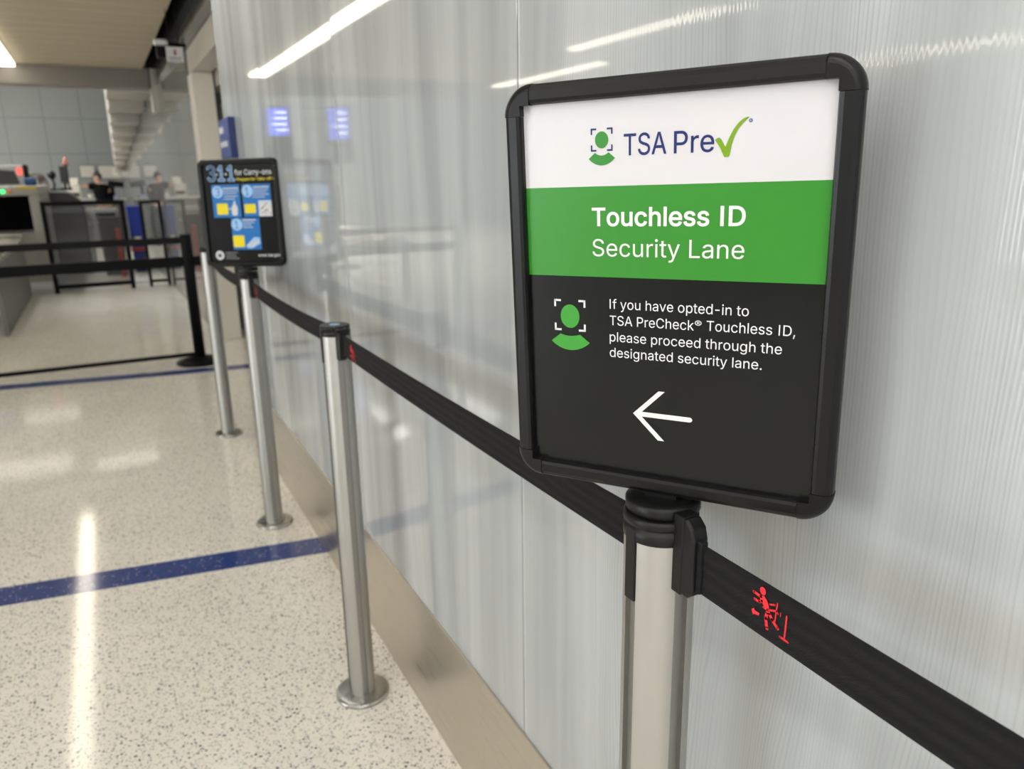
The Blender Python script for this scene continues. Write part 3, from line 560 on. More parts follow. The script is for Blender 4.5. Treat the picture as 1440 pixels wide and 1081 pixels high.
class Flat:
    """printed sheet: layers of flat ink in (u, w) millimetres, each a hair above the one below; front is -y"""
    def __init__(s):
        s.bm = bmesh.new()
        s.mats = []

    def put(s, vs, fs, m, layer):
        if m not in s.mats:
            s.mats.append(m)
        k = s.mats.index(m)
        y = -layer * 0.00018
        V = [s.bm.verts.new((u / 1000, y, w / 1000)) for u, w in vs]
        for f in fs:
            try:
                F = s.bm.faces.new([V[i] for i in f])
                F.material_index = k
                F.normal_update()
                if F.normal.y > 0:
                    F.normal_flip()
            except ValueError:
                pass

    def poly(s, pts, m, layer=1):
        s.put(*filled([pts]), m, layer)

    def rect(s, u0, u1, w0, w1, m, layer=1):
        s.put([(u0, w0), (u1, w0), (u1, w1), (u0, w1)], [(0, 1, 2, 3)], m, layer)

    def round_rect(s, u0, u1, w0, w1, r, m, layer=1):
        pts = []
        for cx, cy, a in ((u1 - r, w1 - r, 0), (u0 + r, w1 - r, 90), (u0 + r, w0 + r, 180), (u1 - r, w0 + r, 270)):
            pts += [(cx + r * math.cos(math.radians(a + t)), cy + r * math.sin(math.radians(a + t))) for t in range(0, 91, 15)]
        s.put(pts, [tuple(range(len(pts)))], m, layer)

    def ell(s, cu, cw, ru, rw, m, layer=1, n=48):
        s.put([(cu + ru * math.cos(2 * PI * k / n), cw + rw * math.sin(2 * PI * k / n)) for k in range(n)], [tuple(range(n))], m, layer)

    def stroke(s, pts, wd, m, layer=1, cap=True):
        for a, b in zip(pts, pts[1:]):
            d = math.hypot(b[0] - a[0], b[1] - a[1]) or 1
            nx, ny = -(b[1] - a[1]) / d * wd / 2, (b[0] - a[0]) / d * wd / 2
            s.put([(a[0] + nx, a[1] + ny), (b[0] + nx, b[1] + ny), (b[0] - nx, b[1] - ny), (a[0] - nx, a[1] - ny)], [(0, 1, 2, 3)], m, layer)
        if cap:
            for p in pts:
                s.ell(p[0], p[1], wd / 2, wd / 2, m, layer, 16)

    def text(s, t, u0, base, cap, u1, m, layer=2, bold=0.0, slant=0.0):
        runs, x = [], 0.0
        xs = []
        for ch in t:
            adv, cs = GLYPHS[ch]
            if cs:
                runs.append((x, glyph_mesh(ch, bold)))
                xs += [x + p[0] for c in cs for p in c]
            x += adv
        lo, hi = min(xs), max(xs)
        sy = cap / 509.0
        sx = (u1 - u0) / (hi - lo)
        for x, (vs, fs) in runs:
            s.put([(u0 + (x + p[0] - lo) * sx + slant * p[1] * sy, base + p[1] * sy) for p in vs], fs, m, layer)

    def build(s, name, parent, loc=(0, 0, 0)):
        me = bpy.data.meshes.new(name)
        s.bm.to_mesh(me)
        s.bm.free()
        for m in s.mats:
            me.materials.append(m)
        o = bpy.data.objects.new(name, me)
        COL.objects.link(o)
        o.parent = parent
        o.location = loc
        return o


# ================================================================== SETTING
GL_END = 3.862
# floor
b = MB()
b.box(-9.0, 1.3, -5.6, 20.2, -0.1, 0.0, M['floor'])
struct(b.build('floor'))
# blue terrazzo strips let into the floor (run slightly askew of the wall)
for k, (ya, yb) in enumerate(((2.487, 2.618), (5.50, 5.635), (10.95, 11.02))):
    b = MB()
    sl = -0.1574
    x0, x1 = -9.0, (0.0 if k == 0 else 0.55 if k == 1 else 0.1)
    b.prism([(x0, ya + sl * x0), (x1, ya + sl * x1), (x1, yb + sl * x1), (x0, yb + sl * x0)], 0.0, 0.0006, M['bluestripe'], 'xy')
    struct(b.build('trim_%d' % (k + 1)))

# right wall: tall glossy panels with narrow gasketed joints
b = MB()
seams = [1.0205 + 0.9530 * k for k in range(-7, 4)]
seams[-1] = GL_END
for k, (a, c) in enumerate(zip(seams, seams[1:])):
    # each panel hangs a hair out of line with the next, so mirrored lamps step at the joints
    tilt = Matrix.Translation((0.0, (a + c) / 2, 0)) @ Matrix.Rotation((-0.0016, 0.0016)[k % 2], 4, 'Z') @ Matrix.Translation((0.0, -(a + c) / 2, 0))
    b.box(0.0, 0.02, a + 0.0036, c - 0.0036, 0.30, 2.75, M['glasswall'], 0.0012, 2, tilt)
    b.box(0.0012, 0.02, c - 0.0030, c + 0.0004, 0.317, 2.75, M['edgeglint'], 0.0004, 1)  # added strip that draws the edge highlight
b.box(0.008, 0.17, seams[0], GL_END - 0.002, 0.0, 2.75, M['seam'])
struct(b.build('wall_right'))
b = MB()
bs = [-5.6, -3.2, -1.4, 0.42, 1.19, 3.0, GL_END]
for a, c in zip(bs, bs[1:]):
    b.box(-0.004, 0.006, a + 0.0006, c - 0.0006, 0.0, 0.316, M['steel'], 0.001, 1)
struct(b.build('baseboard_right'))

# recess beyond the glass: beams, pier, back wall and door
b = MB()
b.box(0.19, 0.34, GL_END, 6.75, 2.085, 2.26, M['beige'], 0.004)
b.box(0.36, 0.60, GL_END, 7.4, 1.985, 2.18, M['beige'], 0.004)
struct(b.build('trim_4'))
b = MB()
b.box(0.19, 0.345, 6.58, 6.86, 0.0, 2.083, M['pier'], 0.004)
struct(b.build('trim_5'))
b = MB()
b.box(0.62, 0.70, GL_END - 0.2, 7.3, 0.0, 2.75, M['white_paint'])
b.box(0.345, 0.62, 7.1, 7.2, 0.0, 1.98, M['white_paint'])
struct(b.build('wall_recess'))
b = MB()
b.box(0.37, 0.61, 7.07, 7.098, 0.0, 1.90, M['door'], 0.003)
d = struct(b.build('door_1'))
b = MB()
b.tube([(0.40, 7.068, 0.98), (0.40, 7.03, 0.98), (0.47, 7.03, 0.98)], 0.009, M['disc'])
b.build('door_handle', d)
# dark panelling above the recess, void beside the ceiling
b = MB()
b.box(0.12, 0.19, GL_END, 9.35, 2.262, 2.9, M['upper'])
struct(b.build('wall_upper'))
b = MB()
b.box(-0.12, 1.3, 2.9, 9.5, 2.9, 2.95, M['void'])
b.box(0.02, 0.03, 2.5, 9.3, 2.47, 2.9, M['void'])
b.box(0.03, 0.12, 9.28, 9.34, 2.42, 2.9, M['void'])
struct(b.build('ceiling_void'))

# ceiling of timber-coloured planks and the bulkhead that ends it
b = MB()
b.box(-9.0, 0.025, -5.6, 9.28, 2.41, 2.47, M['ceiling'])
struct(b.build('ceiling'))
b = MB()
b.box(-9.0, 0.075, 9.28, 9.55, 2.222, 2.47, M['bulkhead'], 0.006)
b.box(0.085, 0.19, 9.30, 9.55, 2.0, 2.9, M['beige'])
struct(b.build('trim_6'))

# far hall
b = MB()
b.box(-9.0, 1.3, 20.0, 20.2, 0.0, 4.2, M['farpanel'])
struct(b.build('wall_back'))
b = MB()
b.box(-9.0, 1.3, 9.55, 20.2, 4.2, 4.3, M['white_paint'])
struct(b.build('ceiling_far'))
b = MB()
b.prism([(0.185, 6.87), (0.185 - 0.0195 * 13.13, 20.0), (0.6, 20.0), (0.6, 7.3), (0.3, 6.87)], 0.0, 4.2, M['farglass'], 'xy')
struct(b.build('wall_far_right'))
b = MB()
for k in range(9):
    y = 10.0 + k
    z = 2.25 - 0.098 * k
    xl = -0.324 + 0.0185 * k
    b.box(xl, 0.12 - 0.0195 * k, y, y + 1.0, z, z + 0.5, M['beige'], 0.01)
struct(b.build('trim_7'))
b = MB()
b.box(-9.0, -8.8, 9.55, 20.0, 0.0, 4.2, M['farpanel'])
struct(b.build('wall_far_left'))

# left wall and wall behind the photographer, each with a long window
def windowed_wall(name, wname, along, at, lo, hi, w0, w1, z0, z1, ztop, n):
    b = MB()
    def bx(a0, a1, c0, c1, m, mb, t0=0.0, t1=0.15):
        if along == 'y':
            mb.box(at - t1, at - t0, a0, a1, c0, c1, m)
        else:
            mb.box(a0, a1, at - t1, at - t0, c0, c1, m)
    for seg in ((lo, w0, 0, ztop), (w1, hi, 0, ztop), (w0, w1, 0, z0), (w0, w1, z1, ztop)):
        bx(*seg, M['matte_left'], b)
    struct(b.build(name))
    f = MB()
    for k in range(n + 1):
        a = w0 + (w1 - w0) * k / n
        bx(a - 0.03, a + 0.03, z0, z1, M['winframe'], f, 0.03, 0.10)
    for z in (z0, z1 - 0.06):
        bx(w0, w1, z, z + 0.06, M['winframe'], f, 0.03, 0.10)
    struct(f.build(wname))


windowed_wall('wall_left', 'window_1', 'y', -8.85, -5.6, 9.5, 0.15, 4.25, 0.2, 2.3, 2.41, 3)
windowed_wall('wall_behind', 'window_2', 'x', -5.45, -9.0, 0.2, -8.5, -0.5, 0.2, 2.3, 2.41, 5)

# ================================================================== LAMPS
def lamp(x, y0, y1, w, z, label, group, m='lamp', alongx=False):
    L = y1 - y0
    t = thing('linear_ceiling_lamp', label, 'lamp', (x, (y0 + y1) / 2, z), (0, 0, PI / 2 if alongx else 0), group)
    b = MB()
    b.box(-w / 2 - 0.012, w / 2 + 0.012, -L / 2, L / 2, 0.0, 0.012, M['housing'])
    b.build('lamp_housing', t)
    b = MB()
    b.box(-w / 2, w / 2, -L / 2 + 0.01, L / 2 - 0.01, -0.028, 0.0, M[m], 0.003)
    b.build('lamp_diffuser', t)
    return t


LG = 'linear lamps under the timber ceiling'
lamp(-1.17, 4.85, 9.22, 0.13, 2.398, 'long glowing strip lamp under the plank ceiling, ending at the bulkhead', LG)
lamp(-0.36, 2.7, 4.4, 0.13, 2.398, 'added unseen fill strip beside the glass wall, above the two farther stanchions', LG, 'fill_near')  # added out of view to lift the floor more than the wall
lamp(-0.40, -1.8, 0.35, 0.13, 2.398, 'added unseen fill strip beside the glass wall, above the viewpoint', LG, 'fill_near')  # second wash strip added out of view for the near end
lamp(-4.15, 6.9, 9.2, 0.13, 2.398, 'strip lamp mirrored in the glass just above the left corner of the large sign', LG)
lamp(-3.40, 4.3, 6.3, 0.10, 2.398, 'strip lamp mirrored in the glass above the top edge of the large sign', LG)
lamp(-1.22, -4.8, 0.80, 0.13, 2.398, 'added unseen fill strip overhead, second from the glass wall', LG, 'fill_near')  # unseen row added to brighten the foreground
lamp(-2.30, -4.8, 1.0, 0.13, 2.398, 'added unseen fill strip overhead, third from the glass wall', LG, 'fill_near')  # fill row added out of view for more near light
lamp(-3.50, -4.8, 1.5, 0.13, 2.398, 'added unseen fill strip overhead, fourth from the glass wall', LG, 'fill_near')  # another unseen row added over the near floor
lamp(-5.20, -4.5, 2.0, 0.13, 2.398, 'added unseen fill strip overhead midway to the left windows', LG, 'fill_near')  # unseen row added farther left to raise the ambient light
FG = 'strip lamps of the far hall'
lamp(-2.1, 13.75, 14.85, 0.06, 3.35, 'far hall strip lamp mirrored as the left bright dash on the floor', FG, 'lamp_far', True)
lamp(-0.72, 13.3, 14.3, 0.06, 3.35, 'far hall strip lamp mirrored as the middle bright dash on the floor', FG, 'lamp_far', True)
lamp(-2.0, 16.9, 17.9, 0.06, 3.35, 'far hall strip lamp mirrored as the farthest faint dash on the floor', FG, 'lamp_far', True)
M['fill_hall'] = mat('hall_fill_diffuser', (0.9, 0.88, 0.8), 0.5, emit=(1.0, 0.97, 0.92), estr=55.0)  # glow of the fill strips added high in the far hall
lamp(-1.9, 10.0, 13.5, 0.16, 4.1, 'added unseen fill strip high in the far hall, above the black framed gates', FG, 'fill_hall')  # added to light the far floor, hidden by the bulkhead
lamp(-3.2, 10.0, 13.5, 0.16, 4.1, 'added unseen fill strip high in the far hall, above the baggage scanner', FG, 'fill_hall')  # its added unseen neighbour, lighting the same floor
lamp(-4.6, 10.5, 18.5, 0.16, 4.1, 'added unseen fill strip high in the far hall, nearer the scanner', FG, 'fill_hall')  # added out of view to brighten the far hall
lamp(-6.8, 10.5, 18.5, 0.16, 4.1, 'added unseen fill strip high in the far hall, farther from the scanner', FG, 'fill_hall')  # second unseen strip added for the far hall's brightness
lamp(-6.60, 3.6, 9.1, 0.13, 2.398, 'added fill strip overhead nearest the left windows', LG)  # row added to brighten the middle and far floor

# ================================================================== STANCHIONS
POST_X = -0.1214


def pole_profile(r, n=72, half=0.0075, depth=0.0065):
    pts = []
    for k in range(n):
        a = 2 * PI * k / n
        pts.append((r * math.cos(a), r * math.sin(a)))
    out = []
    dh = math.asin(half / r)
    for q in range(4):
        c = q * PI / 2
        out += [(r * math.cos(c - dh), r * math.sin(c - dh))]
        for s in (-1, 1):
            rr = r - depth
            x, y = rr, s * half
            out.append((x * math.cos(c) - y * math.sin(c), x * math.sin(c) + y * math.cos(c)))
        out += [(r * math.cos(c + dh), r * math.sin(c + dh))]
        for k in range(1, 16):
            a = c + dh + (PI / 2 - 2 * dh) * k / 16
            out.append((r * math.cos(a), r * math.sin(a)))
    return out


def stanchion(loc, h, label, capped=True, rot=(0, 0, 0), r=0.0325):
    t = thing('belt_stanchion', label, 'stanchion', loc, rot, 'silver belt stanchions along the glass wall')
    b = MB()
    fs = b.prism(pole_profile(r), 0.010, h - 0.022, M['anod'], 'xy')
    b._fin([f for k, f in enumerate(fs[2:]) if k % 19 in (0, 1, 2)], M['slot'])
    b.build('pole', t)
    b = MB()
    b.lathe([(0.067, 0.0), (0.0685, 0.002), (0.0685, 0.007), (0.066, 0.0105), (0.060, 0.012), (0.036, 0.0125)], M['disc'], 56)
    b.build('base_plate', t)
    b = MB()
    b.lathe([(r + 0.0006, h - 0.0235), (r + 0.001, h - 0.023), (r + 0.001, h - 0.0105), (r - 0.0005, h - 0.010), (r - 0.0005, h - 0.0085), (r + 0.0012, h - 0.008),
             (r + 0.0012, h - 0.002), (r - 0.0005, h)], M['plastic'], 48)
    b.build('cap', t)
    if capped:
        b = MB()
        b.box(-0.013, 0.013, -r - 0.028, -r + 0.004, h - 0.0085, h - 0.001, M['plastic'], 0.002)
        b.build('release_tab', t)
        b = MB()
        b.lathe([(0.012, h), (0.012, h + 0.0004)], M['p_pale'], 24, smooth=False)
        b.build('cap_sticker', t)
    for sx in (-1, 1):
        b = MB()
        b.box(-0.0070, 0.0070, r - 0.0065, r + 0.0014, h - 0.085, h - 0.0105, M['plastic'], 0.001, mx=Matrix.Rotation(-sx * PI / 2, 4, 'Z'))
        b.build('receiver_strip', t)
    b = MB()
    b.box(-0.0075, 0.0075, r - 0.004, r + 0.0036, h - 0.080, h - 0.0105, M['plastic'], 0.0015)
    b.build('belt_outlet', t)
    return t


POSTS = [((-0.1255, 0.5015, 0), 0.998, 0.0342), ((POST_X, 1.682, 0), 0.980, 0.0325), ((POST_X, 2.832, 0), 0.979, 0.0325), ((POST_X, 4.0406, 0), 0.975, 0.0325)]
LB = ['silver belt stanchion in front, carrying the green and black sign',
      'silver belt stanchion with a bare black cap, standing between the two signs',
      'silver belt stanchion carrying the small black poster with blue squares',
      'silver belt stanchion farthest away, half hidden behind the small black poster']
for (loc, h, r), lb, cp in zip(POSTS, LB, (False, True, False, True)):
    stanchion(loc, h, lb, cp, (math.radians(-0.7), 0, 0) if h > 0.99 else (0, 0, 0), r)

MAN = dict(head=(0.3, 10.4), s=[([(-9.0, 5.1), (-1.3, 4.5)], 2.6), ([(-7.4, -0.7), (-2.4, -0.9), (-0.1, 1.2)], 2.4),
                                ([(2.1, -3.3), (6.3, -3.3), (15.7, 0.6), (17.0, -0.9)], 1.7), ([(6.5, -5.9), (5.4, -11.5), (7.5, -19.4)], 3.1),
                                ([(8.5, -5.2), (11.8, -9.3), (18.0, -13.6)], 2.9), ([(8.5, 2.7), (13.2, 4.7)], 1.5), ([(15.8, 7.3), (14.7, -9.8)], 1.2),
                                ([(19.6, 1.4), (19.8, -2.0)], 0.8), ([(25.7, 1.6), (25.3, -18.5)], 1.5), ([(21.0, -19.3), (29.0, -19.5)], 1.9)],
           torso=[(-2.1, 5.0), (1.9, 6.9), (5.5, 4.2), (7.5, 0.3), (8.5, -2.4), (2.8, -2.6), (0.5, 0.1), (-2.0, 2.0)],
           arrow=[(-10.0, -11.4), (-7.2, -8.8), (-6.6, -10.6), (-1.4, -10.7), (-1.6, -13.0), (-7.1, -14.2), (-7.8, -15.7)])


def belt(y_from, z_from, y_to, z_to, x_from, x_to, sag, label, clip=True, pict=None, nseg=40, wd=0.048, lift=0.0):
    """webbing from a cassette at y_from (nearer) to the clip on the next post at y_to; y_to is the clip end"""
    t = thing('retractable_belt', label, 'belt', (0, 0, 0), (0, 0, 0), 'black belts between the silver stanchions')
    b = MB()
    rows = []
    th = 0.0012

    def pt(f):
        y = y_from + (y_to - y_from) * f
        x = x_from + (x_to - x_from) * f
        z = z_from + (z_to - z_from) * f - sag * 4 * f * (1 - f)
        return x, y, z
    for k in range(nseg + 1):
        x, y, z = pt(k / nseg)
        pin = 1.0
        rows.append([b.bm.verts.new((x + dx, y, z + dz)) for dx, dz in ((-th / 2, -wd / 2), (-th / 2, wd / 2), (th / 2, wd / 2), (th / 2, -wd / 2))])
    fs = []
    for A, B in zip(rows, rows[1:]):
        for k in range(4):
            fs.append(b.bm.faces.new((A[k], A[(k + 1) % 4], B[(k + 1) % 4], B[k])))
    fs += [b.bm.faces.new(rows[0]), b.bm.faces.new(list(reversed(rows[-1])))]
    b._fin(fs, M['belt'])
    b.build('webbing', t)
    if clip:
        s = 1 if y_to > y_from else -1
        x, y, z = pt(1.0)
        z += lift
        h = 0.068
        b = MB()
        prof = [(0.0, -h * 0.55), (-0.020, -h * 0.55), (-0.026, -h * 0.47), (-0.026, h * 0.30), (-0.023, h * 0.46), (-0.015, h * 0.56), (0.0, h * 0.56)]
        b.prism([(y + s * (0.024 + p[0]), z + p[1]) for p in prof], x - 0.0085, x + 0.0085, M['plastic'], 'yz', 0.0025)
        b.box(x - 0.0094, x + 0.0094, min(y + s * 0.012, y + s * 0.025), max(y + s * 0.012, y + s * 0.025), z - h * 0.56, z + h * 0.57, M['plastic'], 0.001)
        b.build('end_clip', t)
        b = MB()
        b.box(x - 0.004, x + 0.004, min(y, y - s * 0.007), max(y, y - s * 0.007), z - lift - wd / 2, z - lift + wd / 2 + 0.003, M['belt'], 0.0015)
        b.build('sewn_end', t)
    if pict is not None:
        f = (pict - y_from) / (y_to - y_from)
        x, y, z = pt(f)
        x2, y2, z2 = pt(f - 0.02)
        F = Flat()
        F.ell(MAN['head'][0], MAN['head'][1], 3.1, 3.4, M['red_print'], 1)
        for pts, w_ in MAN['s']:
            F.stroke(pts, w_, M['red_print'], 1)
        F.poly(MAN['torso'], M['red_print'], 1)
        F.poly(MAN['arrow'], M['red_print'], 1)
        o = F.build('warning_pictogram', t, (x - th / 2 - 0.0006, y, z + lift))
        sl = math.atan2(z2 - z, abs(y2 - y))
        o.rotation_euler = (0, sl, -PI / 2)
        o['label'] = 'red running figure print'
    return t


belt(-0.62, 0.9645, 0.457, 0.9645, -0.13, -0.1275, 0.0, 'black belt running from the front stanchion past the right foreground, red figure on it', True, 0.381, lift=0.006)
belt(0.553, 0.962, 1.6255, 0.944, -0.128, POST_X, 0.004, 'black belt between the front stanchion and the bare-capped one', True, 1.552)
belt(1.716, 0.949, 2.7755, 0.930, POST_X, POST_X, 0.010, 'black belt from the bare-capped stanchion to the small poster stanchion', True, 2.70)
belt(2.866, 0.930, 3.984, 0.928, POST_X, POST_X, 0.020, 'black belt behind the small poster, reaching the farthest stanchion', True, None)

# ================================================================== SIGNS
def sign(loc, rz, tilt, roll, label, group, collar_z):
    t = thing('poster_sign', label, 'sign', loc, (0, 0, 0), group)
    t.rotation_mode = 'QUATERNION'
    t.rotation_quaternion = (Matrix.Rotation(rz, 3, 'Z') @ Matrix.Rotation(tilt, 3, 'X') @ Matrix.Rotation(roll, 3, 'Y')).to_quaternion()
    OU, OW, LU, LW = 0.1487, 0.1845, 0.131, 0.167
    CU, CW = 0.1215, 0.158
    FR, BK = -0.0085, 0.0075           # front and back of the frame along local y (front is -y)
    prof = [(0.0, FR + 0.0035), (0.0012, FR + 0.001), (0.004, FR), (0.0115, FR + 0.0004), (0.0150, FR + 0.0022), (0.0170, FR + 0.0055), (0.0177, FR + 0.009), (0.0177, BK), (0.0, BK)]

    def rail(p0, p1, out):
        b = MB()
        d = Vector(p1) - Vector(p0)
        A, B = [], []
        for w_, y in prof:
            q = Vector(out) * w_
            A.append(b.bm.verts.new((p0[0] + q.x, y, p0[1] + q.y)))
            B.append(b.bm.verts.new((p1[0] + q.x, y, p1[1] + q.y)))
        n = len(prof)
        fs = [b.bm.faces.new((A[k], A[(k + 1) % n], B[(k + 1) % n], B[k])) for k in range(n)]
        fs += [b.bm.faces.new(A), b.bm.faces.new(list(reversed(B)))]
        b._fin(fs, M['frame'])
        b.build('frame_rail', t)
    e = 0.0004
    rail((-CU + e, LW), (CU - e, LW), (0, 1))
    rail((-CU + e, -LW), (CU - e, -LW), (0, -1))
    rail((-LU, -CW + e), (-LU, CW - e), (-1, 0))
    rail((LU, -CW + e), (LU, CW - e), (1, 0))
    # moulded corner pieces: square inside, quarter round outside
    for su in (-1, 1):
        for sw in (-1, 1):
            b = MB()
            R_ = 0.0270
            def ring(ins, y):
                out = []
                r_ = R_ - ins
                cx, cw = OU + 0.0006 - R_, OW + 0.0006 - R_
                out.append((CU, OW + 0.0006 - ins))
                for k in range(0, 13):
                    a = PI / 2 - PI / 2 * k / 12
                    out.append((cx + r_ * math.cos(a), cw + r_ * math.sin(a)))
                out.append((OU + 0.0006 - ins, CW))
                return [b.bm.verts.new((su * p[0], y, sw * p[1])) for p in out]
            rings = [ring(0.0, BK), ring(0.0, FR + 0.008), ring(0.0012, FR + 0.004), ring(0.004, FR + 0.0012), ring(0.0075, FR - 0.0004)]
            inner_f = [b.bm.verts.new((su * p[0], FR - 0.0004, sw * p[1])) for p in ((CU, LW - 0.0003), (LU - 0.0003, LW - 0.0003), (LU - 0.0003, CW))]
            inner_b = [b.bm.verts.new((su * p[0], BK, sw * p[1])) for p in ((CU, LW - 0.0003), (LU - 0.0003, LW - 0.0003), (LU - 0.0003, CW))]
            fs = []
            sm = []
            for A, B in zip(rings, rings[1:]):
                for k in range(len(A) - 1):
                    sm.append(b.bm.faces.new((A[k], A[k + 1], B[k + 1], B[k])))
            last = rings[-1]
            fs.append(b.bm.faces.new(last + [inner_f[2], inner_f[1], inner_f[0]]))
            fs.append(b.bm.faces.new(list(reversed(rings[0])) + [inner_b[0], inner_b[1], inner_b[2]]))
            fs.append(b.bm.faces.new((inner_f[0], inner_f[1], inner_b[1], inner_b[0])))
            fs.append(b.bm.faces.new((inner_f[1], inner_f[2], inner_b[2], inner_b[1])))
            fs.append(b.bm.faces.new([r_[0] for r_ in rings] + [inner_f[0], inner_b[0]]))
            fs.append(b.bm.faces.new([r_[-1] for r_ in rings] + [inner_f[2], inner_b[2]]))
            b._fin(fs, M['corner'])
            b._fin(sm, M['corner'], True)
            b.build('frame_corner', t)
    b = MB()
    b.box(-0.140, 0.140, 0.0, 0.006, -0.176, 0.176, M['plastic'])
    b.build('backing_board', t)
    b = MB()
    b.lathe([(0.0345, collar_z), (0.0352, collar_z + 0.001), (0.0352, collar_z + 0.010), (0.0335, collar_z + 0.0115), (0.028, collar_z + 0.012)], M['plastic'], 48, Matrix.Translation((0, 0.0055, 0)))
    b.box(-0.016, 0.016, -0.004, 0.014, collar_z + 0.010, -0.1725, M['plastic'], 0.002)
    b.build('mounting_collar', t)
    return t


R1 = math.radians
S1 = sign((-0.1285 - 0.840 * 0.0045, 0.5170 - 0.542 * 0.0045, 1.19809), R1(-57.18), R1(1.42), R1(-1.23),
          'large black framed sign with white, green and black bands on the front stanchion', 'framed signs on stanchions', -0.1990)
P = Flat()
wh, gr, bk = M['p_white'], M['p_green'], M['p_black']
P.rect(-135, 135, 96, 171, wh, 0)
P.rect(-135, 135, 17, 96, gr, 0)
P.rect(-135, 135, -171, 17, bk, 0)


def brackets(u0, u1, w0, w1, arm, th, m):
    for u, su in ((u0, 1), (u1, -1)):
        for w, sw in ((w0, 1), (w1, -1)):
            P.rect(min(u, u + su * arm), max(u, u + su * arm), min(w, w + sw * th), max(w, w + sw * th), m, 2)
            P.rect(min(u, u + su * th), max(u, u + su * th), min(w, w + sw * arm), max(w, w + sw * arm), m, 2)


def shoulders(cu, hu, top, mid, side, bot, tu, m):
    """lens-shaped bust below the head: hollow top edge, rounded lower edge"""
    pts = []
    for k in range(13):
        f = k / 12
        pts.append((cu - tu + 2 * tu * f, top - (top - mid) * 4 * f * (1 - f)))
    for k in range(0, 17):
        f = k / 16
        pts.append((cu + hu - 2 * hu * f, side - (side - bot) * (4 * f * (1 - f)) ** 0.9))
    P.poly(pts, m, 2)


brackets(-66.1, -46.0, 125.1, 144.0, 5.2, 1.4, M['p_navy'])
P.ell(-56.1, 134.4, 6.1, 6.9, M['p_green3'], 2)
shoulders(-56.1, 12.2, 124.0, 121.6, 119.2, 113.4, 6.3, M['p_green3'])
P.text('TSA', -35.9, 120.7, 17.2, 1.1, M['p_navy'], 2, 5.0)
P.text('Pre', 7.6, 120.5, 17.1, 40.3, M['p_navy'], 2, 5.0)
chk = [(41.0, 129.1), (42.8, 130.5), (44.6, 130.8), (46.2, 129.2), (49.3, 123.6)]
chk += [(51.5, 129.0), (55.2, 136.4), (59.0, 141.2), (62.4, 143.9), (65.0, 144.9), (67.3, 144.9), (66.2, 143.9)]
chk += [(62.6, 140.9), (59.2, 136.9), (56.2, 131.2), (54.2, 124.6), (53.0, 117.0), (52.3, 115.9), (49.0, 115.8), (48.2, 116.8), (45.2, 123.0)]
P.poly(chk, M['p_lime'], 2)
P.ell(68.3, 142.2, 1.5, 1.5, M['p_reg'], 2)
P.text('R', 67.8, 141.6, 1.3, 68.8, wh, 3)
P.text('Touchless ID', -65.6, 62.3, 15.2, 67.0, M['p_ink'], 2, 15.0)
P.text('Security Lane', -65.8, 35.6, 15.0, 67.5, M['p_ink'])
brackets(-105.6, -73.7, -34.6, -4.9, 7.0, 1.9, M['p_ink'])
P.ell(-89.5, -20.6, 9.6, 11.1, M['p_green2'], 2)
shoulders(-89.6, 19.7, -37.6, -39.4, -44.9, -53.0, 10.0, M['p_green2'])
P.text('If you have opted-in to', -49.8, -11.4, 8.7, 73.2, M['p_ink'])
P.text('TSA PreCheck', -49.9, -26.4, 8.7, 27.6, M['p_ink'])
P.text('®', 28.4, -23.2, 5.6, 34.2, M['p_ink'])
P.text('Touchless ID,', 38.6, -25.9, 8.7, 110.6, M['p_ink'])
P.text('please proceed through the', -50.0, -41.6, 8.7, 101.0, M['p_ink'])
P.text('designated security lane.', -50.0, -56.2, 8.7, 85.7, M['p_ink'])
P.poly([(-27.4, -108.2), (-3.2, -84.6), (2.6, -84.6), (-19.0, -105.9), (26.0, -105.9), (27.4, -106.5), (28.3, -108.2), (27.4, -109.9), (26.0, -110.5),
        (-19.0, -110.5), (2.6, -131.8), (-3.4, -131.8)], M['p_ink'], 2)
P.build('poster', S1, (0, -0.0008, 0))

S2 = sign((-0.1208, 2.8357, 1.1835), R1(-35.85), R1(-3.07), R1(-0.85), 'black framed poster with three blue squares on a stanchion farther down the wall', 'framed signs on stanchions', -0.1990)
P = Flat()
P.rect(-135, 135, -171, 171, bk, 0)
def digit3(u, w, W_, H, th, m, layer):
    pts = []
    for k in range(0, 19):
        a = R1(150 - 240 * k / 18)
        pts.append((u + W_ / 2 + W_ / 2 * math.cos(a), w + H * 0.76 + H * 0.24 * math.sin(a)))
    q = []
    for k in range(0, 19):
        a = R1(90 - 240 * k / 18)
        q.append((u + W_ / 2 + W_ / 2 * math.cos(a), w + H * 0.26 + H * 0.26 * math.sin(a)))
    P.stroke(pts, th, m, layer)
    P.stroke(q, th, m, layer)
def digit1(u, w, W_, H, th, m, layer):
    P.stroke([(u, w + H * 0.76), (u + W_ * 0.55, w + H), (u + W_ * 0.55, w)], th, m, layer)
    P.stroke([(u, w), (u + W_ * 1.05, w)], th, m, layer)
for th, m, ly in ((10.0, M['p_pale'], 1), (3.0, M['p_dblue'], 3)):
    digit3(-112, 114, 24, 46, th, m, ly)
    digit1(-72, 114, 18, 46, th, m, ly)
    digit1(-36, 114, 18, 46, th, m, ly)
P.rect(-83, -76, 131, 136, M['p_ink'], 2)
P.rect(-49, -42, 131, 136, M['p_ink'], 2)
P.text('for Carry-ons', -12, 130, 17, 122, M['p_ink'], 4, 10.0)
P.text('Prepare for Take-off >', -6, 111, 9.0, 132, M['p_yellow'], 4, 12.0)
